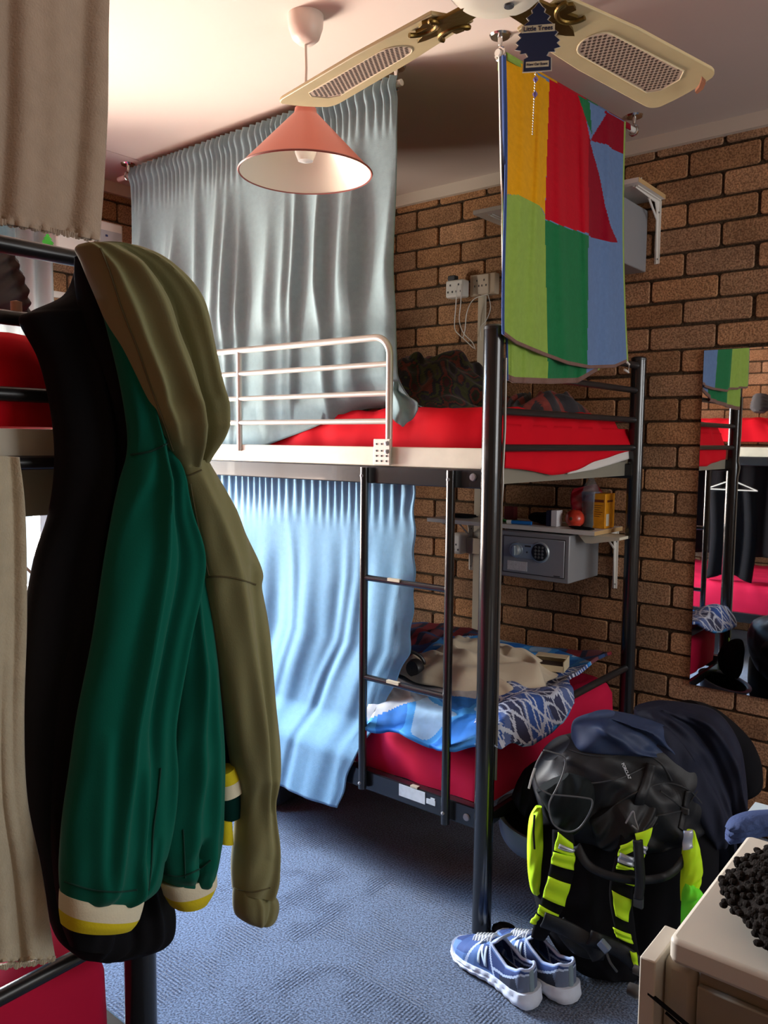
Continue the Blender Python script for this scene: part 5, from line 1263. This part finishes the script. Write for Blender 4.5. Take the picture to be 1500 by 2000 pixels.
# navy jacket and dark bag behind on top
nj = thing('navy_jacket', 'navy jacket thrown over the top of the bag pile', 'jacket', tuple(D(1200, 1420, 2.25)))
loft([(1150, 1400, 1200, 1390, .5), (1122, 1412, 1245, 1400, .8), (1118, 1440, 1290, 1410), (1126, 1462, 1310, 1440), (1180, 1460, 1320, 1470, .7), (1215, 1452, 1300, 1480, .3)], .08, 50, 70, d=2.12, capdome=1,
     folds=[(-.4, .2, .3, .8, .12, .02), (.2, .1, .7, .7, .1, -.02), (.5, .3, .9, .9, .1, .02)], noise=.008, seed=20).build('jacket_shoulder', mat('slate_navy', lin(42, 56, 86), .6, spec=.3, crumple=(6, .9, .05)), nj, sharp=80)
loft([(1240, 1385, 1300, 1370, .5), (1245, 1410, 1345, 1375, .9), (1275, 1460, 1400, 1390), (1310, 1520, 1440, 1450), (1350, 1580, 1452, 1530), (1380, 1640, 1452, 1600), (1398, 1690, 1440, 1670, .7), (1405, 1720, 1420, 1715, .3)], .07, 70, 70, d=2.16, capdome=1,
     folds=[(-.5, .1, -.2, .9, .12, .02), (.1, .1, .2, .9, .1, -.02), (.5, .2, .6, .9, .12, .02)], noise=.008, seed=21).build('jacket_body', M_navy, nj, sharp=80)
loft([(1180, 1440, 1215, 1420, .6), (1230, 1450, 1290, 1415), (1280, 1500, 1340, 1460), (1330, 1565, 1385, 1525), (1375, 1625, 1420, 1600), (1400, 1660, 1430, 1640, .5)], .03, 50, 36, d=2.09, noise=.004, seed=22).build('jacket_sleeve', M_navy, nj, sharp=80)
bb = loft([(1330, 1385, 1360, 1372, .6), (1330, 1400, 1400, 1385), (1360, 1440, 1450, 1430), (1390, 1490, 1476, 1480), (1410, 1540, 1474, 1520), (1430, 1560, 1455, 1545, .4)], .10, 50, 60, d=2.42, capdome=1, noise=.006, seed=25).build('black_duffel', M_blackcloth, sharp=80)
solo(bb, 'black bag leaning against the brick wall behind the navy jacket', 'bag')
# dark base fill of the pile: hanging navy trouser leg at the right side
loft([(1355, 1600, 1420, 1590, .6), (1368, 1680, 1440, 1650), (1370, 1760, 1450, 1700), (1365, 1840, 1440, 1800), (1362, 1880, 1420, 1870, .6)], .06, 40, 40, d=2.22, capdome=1, noise=.006, seed=26).build('jacket_tail', M_navy, nj, sharp=80)
# black tripod bag between bed and pile
o = loft([(1000, 1560, 1030, 1500, .6), (1020, 1590, 1060, 1480), (1050, 1600, 1080, 1470), (1075, 1600, 1095, 1480, .4)], .05, 30, 36, d=2.32, capdome=1, noise=.008, seed=30).build('black_bundle', M_blackcloth, sharp=80)
solo(o, 'black cloth bundle between the crimson mattress and the rucksack', 'bundle')

# ------------------------------------------------------------------ trainers
M_shoe = mat_attr_fabric('shoe_upper', rough=.8, bump=.4, bscale=400, bdist=.001)
M_sole = mat('shoe_midsole', lin(206, 214, 230), .6, var=.05, vscale=60)
M_shgrey = mat('shoe_trim', lin(168, 180, 210), .7)
M_dksole = mat('shoe_outsole', (.02, .022, .028), .8)
def trainer(label, loc, ang, left):
    t = thing('trainer', label, 'shoe', loc, 'pair of blue and white trainers'); 
    Mx = Matrix.Translation(Vector(loc)) @ Matrix.Rotation(ang, 4, 'Z')
    def W(p): return np.array(Mx @ Vector(p))
    L_ = .265
    def hw(s):  # half width along heel(0) .. toe(1)
        return .001 + np.interp(s, [0, .02, .06, .15, .3, .45, .62, .75, .87, .95, .985, 1], [.006, .020, .030, .036, .035, .036, .046, .049, .043, .030, .018, .004])
    def cy(s): return (-1 if left else 1) * (.010 * math.sin(PI * s) ** 1 - .004)
    def hh(s): return np.interp(s, [0, .05, .12, .25, .4, .5, .62, .78, .9, 1], [.094, .098, .086, .076, .090, .101, .086, .066, .056, .042])
    def gap(s): return np.interp(s, [0, .03, .08, .2, .35, .46, .53, .56], [.012, .020, .026, .028, .026, .024, .016, .0]) if s < .56 else 0
    ZSOL = .030
    def surf(s, b, side):
        w = hw(s); g = gap(s); g = min(g, w * .9)
        z = ZSOL - .006 + (hh(s) - ZSOL + .006) * math.sin(b * PI / 2) ** (1.0 if s < .55 else .9)
        bul = w * (1 + .06 * math.sin(b * PI)); y = cy(s) + side * (bul * (1 - b ** 2.6) + g * b ** 2.6)
        return (s * L_ + (.006 * b if s < .1 else 0) * (1 - s * 10), y, z)
    def scol(s, b, side):
        navy, mid, lt, gr, dk = lin(40, 62, 116), lin(86, 120, 176), lin(178, 196, 224), lin(96, 108, 132), lin(34, 42, 60)
        if s < .30 and b < .62 - s: return dk if s > .04 + .12 * b else gr
        if abs(b - (.66 - s * .9)) < .045 and s < .4: return lt
        if s < .34: return navy if b < .8 else mid
        if abs((s - .36) - .14 * b) < .012: return lt
        if s < .56: return mid if b > .8 or b < .14 else navy
        if abs((s - .62) - .10 * (1 - b)) < .015: return lt
        if s > .86: return mid if b < .75 else navy
        if b < .35: return mid
        return lin(58, 84, 140) if s > .66 else mid
    ns, nb = 120, 34
    for side in (-1, 1):
        P = [[W(surf(s, b, side)) for b in np.linspace(0, 1, nb)] for s in np.linspace(0, 1, ns)]
        cols = [scol((i + .5) / ns, (j + .5) / nb, side) for i in range(ns - 1) for j in range(nb - 1)]
        o = MB().grid(np.array(P)).build('upper', M_shoe, t, solid=.004, sharp=80, recalc=False); vcol(o, cols)
    # heel wall joining the two sides
    P = [[W((surf(0, b, -1)[0] - .004 * math.sin(PI * q), surf(0, b, -1)[1] * (1 - q) + surf(0, b, 1)[1] * q, surf(0, b, 1)[2])) for q in np.linspace(0, 1, 9)] for b in np.linspace(0, 1, 16)]
    MB().grid(np.array(P)).build('heel_counter', mat('heel_tone', lin(120, 140, 150), .6), t, solid=.004, recalc=False)
    # padded collar rim
    pts = [W(surf(s, 1, -1)) for s in np.linspace(.5, 0, 26)] + [W(surf(s, 1, 1)) for s in np.linspace(0, .5, 26)]
    MB().tube(pts, .0042, 10).build('collar', M_shgrey, t)
    # insole + dark inside
    P = [[W((s * L_, cy(s) + u * hw(s) * .86, ZSOL + .006)) for u in np.linspace(-1, 1, 7)] for s in np.linspace(.02, .9, 20)]
    MB().grid(np.array(P)).build('insole', mat('insole_dark', lin(30, 32, 44), .9), t, solid=.003, recalc=False)
    # tongue
    P = [[W(((.52 - .13 * v) * L_ + .0, cy(.5) + u * (.020 + .008 * v), hh(.52) - .006 + .030 * v + .004 * (1 - u * u))) for u in np.linspace(-1, 1, 9)] for v in np.linspace(-.8, 1, 12)]
    MB().grid(np.array(P)).build('tongue', M_shgrey, t, solid=.006, recalc=False, sharp=80)
    # laces
    lc = MB()
    for k in range(6):
        s = .52 + k * .042; z = hh(s) + .005; w_ = .020 - .001 * k
        lc.tube(cr([W((s * L_, cy(s) - w_, z - .006)), W((s * L_ + .004, cy(s) - w_ * .4, z + .002)), W((s * L_ + .010, cy(s) + w_ * .4, z + .002)), W(((s + .03) * L_, cy(s) + w_, z - .007))], 12), .0022, 6)
        lc.tube(cr([W((s * L_, cy(s) + w_, z - .006)), W((s * L_ + .004, cy(s) + w_ * .4, z + .004)), W((s * L_ + .010, cy(s) - w_ * .4, z + .004)), W(((s + .03) * L_, cy(s) - w_, z - .007))], 12), .0022, 6)
    for sg in (-1, 1):
        lc.tube(cr([W((.54 * L_, cy(.5), hh(.54) + .006)), W((.57 * L_, cy(.5) + sg * .018, hh(.54) + .008)), W((.63 * L_, cy(.5) + sg * .028, hh(.62) - .004)), W((.58 * L_, cy(.5) + sg * .012, hh(.55) + .004))], 18), .0022, 6)
    lc.build('laces', mat('lace_white', lin(206, 210, 216), .8), t)
    # midsole
    prof = [(0, .004), (.012, .93), (.5, 1.0), (.75, .96), (1.0, .93)]
    rings = []
    for (zt_, sc2) in ((.0, .90), (.25, 1.05), (.5, 1.10), (.62, 1.03), (.8, 1.07), (1.0, 1.0)):
        ring = []
        for side in (-1, 1):
            ss_ = np.linspace(0, 1, 50) if side < 0 else np.linspace(1, 0, 50)
            for s in ss_:
                th = np.interp(s, [0, .3, .7, 1], [.042, .036, .030, .028]); z = .006 + zt_ * (th - .004)
                if s > .88: z += (s - .88) * .10
                ex = .010 * (1 - s * 6) if s < .16 else 0
                ring.append(W(((s * (L_ + .012) - .006) - ex * (1 - abs(zt_ - .3)), cy(s) + side * hw(s) * sc2 * (1.06 + .10 * (s < .2) * (1 - s / .2)) + side * .003 + side * .0014 * math.sin(s * 60 + zt_ * 5), z)))
        rings.append(ring)
    mb = MB(); mb.grid(np.array(rings), wrapu=True)
    for rg in (rings[0], rings[-1]):
        rg = np.array(rg); h_ = len(rg) // 2; a_, b_ = rg[:h_], rg[h_:][::-1]; mb.grid(np.array([a_, b_]))
    mb.build('midsole', M_sole, t, sharp=50)
    rings = []
    for z in (.0, .008):
        ring = []
        for side in (-1, 1):
            for s in (np.linspace(0, 1, 40) if side < 0 else np.linspace(1, 0, 40)):
                ring.append(W((s * L_, cy(s) + side * hw(s) * 1.0, z + .001 + (max(0, s - .86) * .12))))
        rings.append(ring)
    mb = MB(); mb.grid(np.array(rings), wrapu=True); rg = np.array(rings[0]); h_ = len(rg) // 2; mb.grid(np.array([rg[:h_], rg[h_:][::-1]])); mb.build('outsole', M_dksole, t)
    # letter N on both sides
    for side in (-1, 1):
        mb = MB(); 
        def SP(s, b):
            p = np.array(surf(s, b, side)); p[1] += side * .0032; p[2] += .0012; return W(p)
        d_ = -1 if side < 0 else 1
        s0, s1, b0, b1 = .47, .575, .20, .76; bar = .026; sl = .02
        def quad(a, b, c, dq): 
            P = [[SP(*(np.array(a) * (1 - u) * (1 - v) + np.array(b) * u * (1 - v) + np.array(c) * u * v + np.array(dq) * (1 - u) * v)) for u in np.linspace(0, 1, 4)] for v in np.linspace(0, 1, 6)]; mb.grid(np.array(P))
        quad((s0, b0), (s0 + bar, b0), (s0 + bar + sl, b1), (s0 + sl, b1)); quad((s1 - bar, b0), (s1, b0), (s1 + sl, b1), (s1 - bar + sl, b1))
        # the diagonal runs so that it reads N from outside (heel to toe is right to left on one side)
        if side > 0: quad((s0 + sl, b1), (s0 + bar + sl, b1), (s1, b0), (s1 - bar, b0)) if False else quad((s1 - bar + sl, b1), (s1 + sl, b1), (s0 + bar, b0), (s0, b0))
        else: quad((s0 + sl, b1), (s0 + bar + sl, b1), (s1, b0), (s1 - bar, b0))
        mb.build('letter_mark', mat('mark_white', lin(206, 228, 246), .5), t, solid=.001, recalc=False)
    return t
h1 = at(1040, 1966, z=0.0); t1 = at(905, 1872, z=0.0); v1 = t1 - h1; a1 = math.atan2(v1[1], v1[0])
trainer('blue and white trainer in front, with the letter mark showing', tuple(h1), a1 - .05, True)
h2 = at(1112, 1958, z=0.0); trainer('blue and white trainer standing right of and behind its pair', tuple(h2), a1 - .14, False)
print('shoe', h1, t1, np.linalg.norm(v1), a1)

# ------------------------------------------------------------------ cabinet and what stands on it
cx0, cy0, cy1 = -.334, .996, 1.352
cbn = thing('locker_cabinet', 'cream locker cabinet with a rounded top slab at the lower right', 'cabinet', (0, 1.17, 0))
def rslab(x0, x1, y0, y1, z0, z1, r, m, name, par):
    pts = []
    for (cx, cy_, a) in ((x1 - r, y1 - r, 0), (x0 + r, y1 - r, 90), (x0 + r, y0 + r, 180), (x1 - r, y0 + r, 270)):
        for q in range(7): w = math.radians(a + 15 * q); pts.append((cx + r * math.cos(w), cy_ + r * math.sin(w)))
    mb = MB(); prism(mb, pts, (0, 0, (z0 + z1) / 2), (1, 0, 0), (0, 1, 0), (0, 0, 1), z1 - z0); return mb.build(name, m, par, bevel=.006)
rslab(cx0, .30, cy0, cy1, .717, .75, .012, M_cab, 'top_slab', cbn)
MB().box((-.30, 1.015, .02), (.29, 1.34, .7165)).build('carcass', mat('cabinet_taupe', lin(150, 142, 128), .5), cbn, bevel=.002)
dx = MB().box((-.366, .985, .02), (-.345, 1.075, .716)).build('side_door', M_cab, cbn, bevel=.002)
MB().box((-.3448, 1.01, .02), (-.301, 1.05, .712)).build('hinge_post', M_cabin, cbn, bevel=.012)
MB().box((-.298, 1.004, .02), (.28, 1.0148, .695)).build('front_panel', mat('cabinet_taupe', None), cbn, bevel=.002)
MB().lathe([(.0, -.02), (.008, -.018), (.009, -.006), (.006, 0)], (-.3665, 1.0, .655), 16, axis='x', cap=False).lathe([(.0, -.014), (.006, -.012), (.006, 0)], (-.3665, 1.0, .685), 16, axis='x', cap=False).build('knob', M_greydk, cbn)
MB().tube(cr([(-.36, .988, .672), (-.31, .985, .655), (-.27, .985, .64), (-.22, .985, .62)], 24), .003, 6).tube(cr([(-.33, .986, .655), (-.29, .984, .640), (-.25, .985, .628)], 20), .002, 6).build('strap_cord', M_blackcloth, cbn)
mb = MB(); prism(mb, [(-.035, .0), (-.02, .02), (.01, .018), (.03, .006), (.035, -.02), (-.03, -.02)], (-.215, 1.0, .635), (1, 0, 0), (0, 0, 1), (0, 1, 0), .008); mb.build('latch', M_greydk, cbn, bevel=.002)
# fluffy black hat
hat_c = at(1572, 1806, z=.76)
hat = lump('fleece_hat', (hat_c[0] , hat_c[1], .7505), .085, .115, .045, mat('black_fleece', lin(34, 31, 30), .95, bump=.6, bscale=200, bdist=.004, spec=.1), 'fluffy black fleece hat on the cream cabinet', 'hat', n=.15, seed=4, k=26)
tuf = MB(); R = np.random.default_rng(3)
me = hat.data; vs = np.array([v.co[:] for v in me.vertices]); ns = np.array([v.normal[:] for v in me.vertices])
for i in R.choice(len(vs), 2400):
    p = vs[i] + R.normal(0, .0035, 3); 
    if p[2] < .752: p[2] = .752 
    tuf.lathe([(.0, -.004), (.0042, -.0025), (.0055, .0), (.0042, .0025), (.0, .004)], p + ns[i] * R.uniform(-.003, .001), 8, cap=False)
tf = tuf.build('curls', MATS['black_fleece'], hat); 
# grey stool behind the cabinet with jeans
stl = thing('side_table', 'small pale table behind the cabinet, under the folded jeans', 'table', (-.05, 1.65, 0))
MB().box((-.27, 1.48, .63), (.25, 1.86, .655)).build('table_top', M_cab, stl, bevel=.003)
for (x, y) in ((-.25, 1.5), (.23, 1.5), (-.25, 1.84), (.23, 1.84)): MB().box((x - .015, y - .015, 0.001), (x + .015, y + .015, .63)).build('leg', M_cab, stl)
jb = thing('jeans', 'folded blue jeans lying behind the cream cabinet', 'jeans', (-.3, 1.5, .66))
for k in range(3):
    loft([(1418, 1640 - k * 12, 1424, 1648 - k * 12, .4), (1422 + k * 4, 1624 - k * 11, 1450, 1640 - k * 9), (1440 + k * 4, 1612 - k * 10, 1480, 1632 - k * 8), (1475, 1604 - k * 9, 1510, 1630 - k * 8), (1530, 1600 - k * 9, 1560, 1640 - k * 8)], .022, 34, 40, d=1.50 - .012 * k, noise=.0008, seed=40 + k, capdome=1).build('folded_leg', M_jean, jb, sharp=80)
o = MB().box((-.03, -.02, 0), (.05, .03, .004), M=Matrix.Translation(Vector(D(1500, 1590, 1.50)))).build('paper_packet', mat('packet_white', lin(200, 220, 232), .5))
solo(o, 'white packet lying on the folded jeans at the right edge', 'packet')
# black laces pouch behind the trainers
lump('black_sock', tuple(at(985, 1832, z=0)), .035, .03, .02, M_blackcloth, 'small black sock on the carpet behind the trainers', 'sock', seed=9)
P = [[(-2.5 + 1.2 * u, .12 + .03 * math.sin(u * 40) + .02 * math.sin(u * 13 + v), 1.24 - .62 * v) for u in np.linspace(0, 1, 160)] for v in np.linspace(0, 1, 20)]
solo(sheet(P, M_blackcloth, 'dark_curtain', solid=.004, sharp=80), 'dark cloth hung behind the lower left bunk, seen only in the mirror', 'curtain')
# things seen in the mirror: hanger with dark shirt inside the near lower bunk
hg = thing('coat_hanger', 'white coat hanger with dark shirt in the lower left bunk', 'hanger', (-1.45, .70, 1.1))
MB().tube([(-1.62, .72, 1.10), (-1.47, .72, 1.16), (-1.32, .72, 1.10), (-1.62, .72, 1.10)], .004, 8).tube([(-1.47, .72, 1.16), (-1.47, .72, 1.20), (-1.455, .72, 1.215), (-1.445, .72, 1.20)], .003, 8).build('frame', M_whiteplastic, hg)
P = [[(-1.60 + .26 * u + .02 * math.sin(v * 3), .70 + .012 * math.sin(u * 16), 1.135 - .05 * abs(u - .5) * 2 - .55 * v) for u in np.linspace(0, 1, 40)] for v in np.linspace(0, 1, 30)]
o = sheet(P, M_blackcloth, 'dark_shirt', solid=.02, sharp=80); solo(o, 'dark shirt on the white hanger in the lower left bunk', 'shirt')
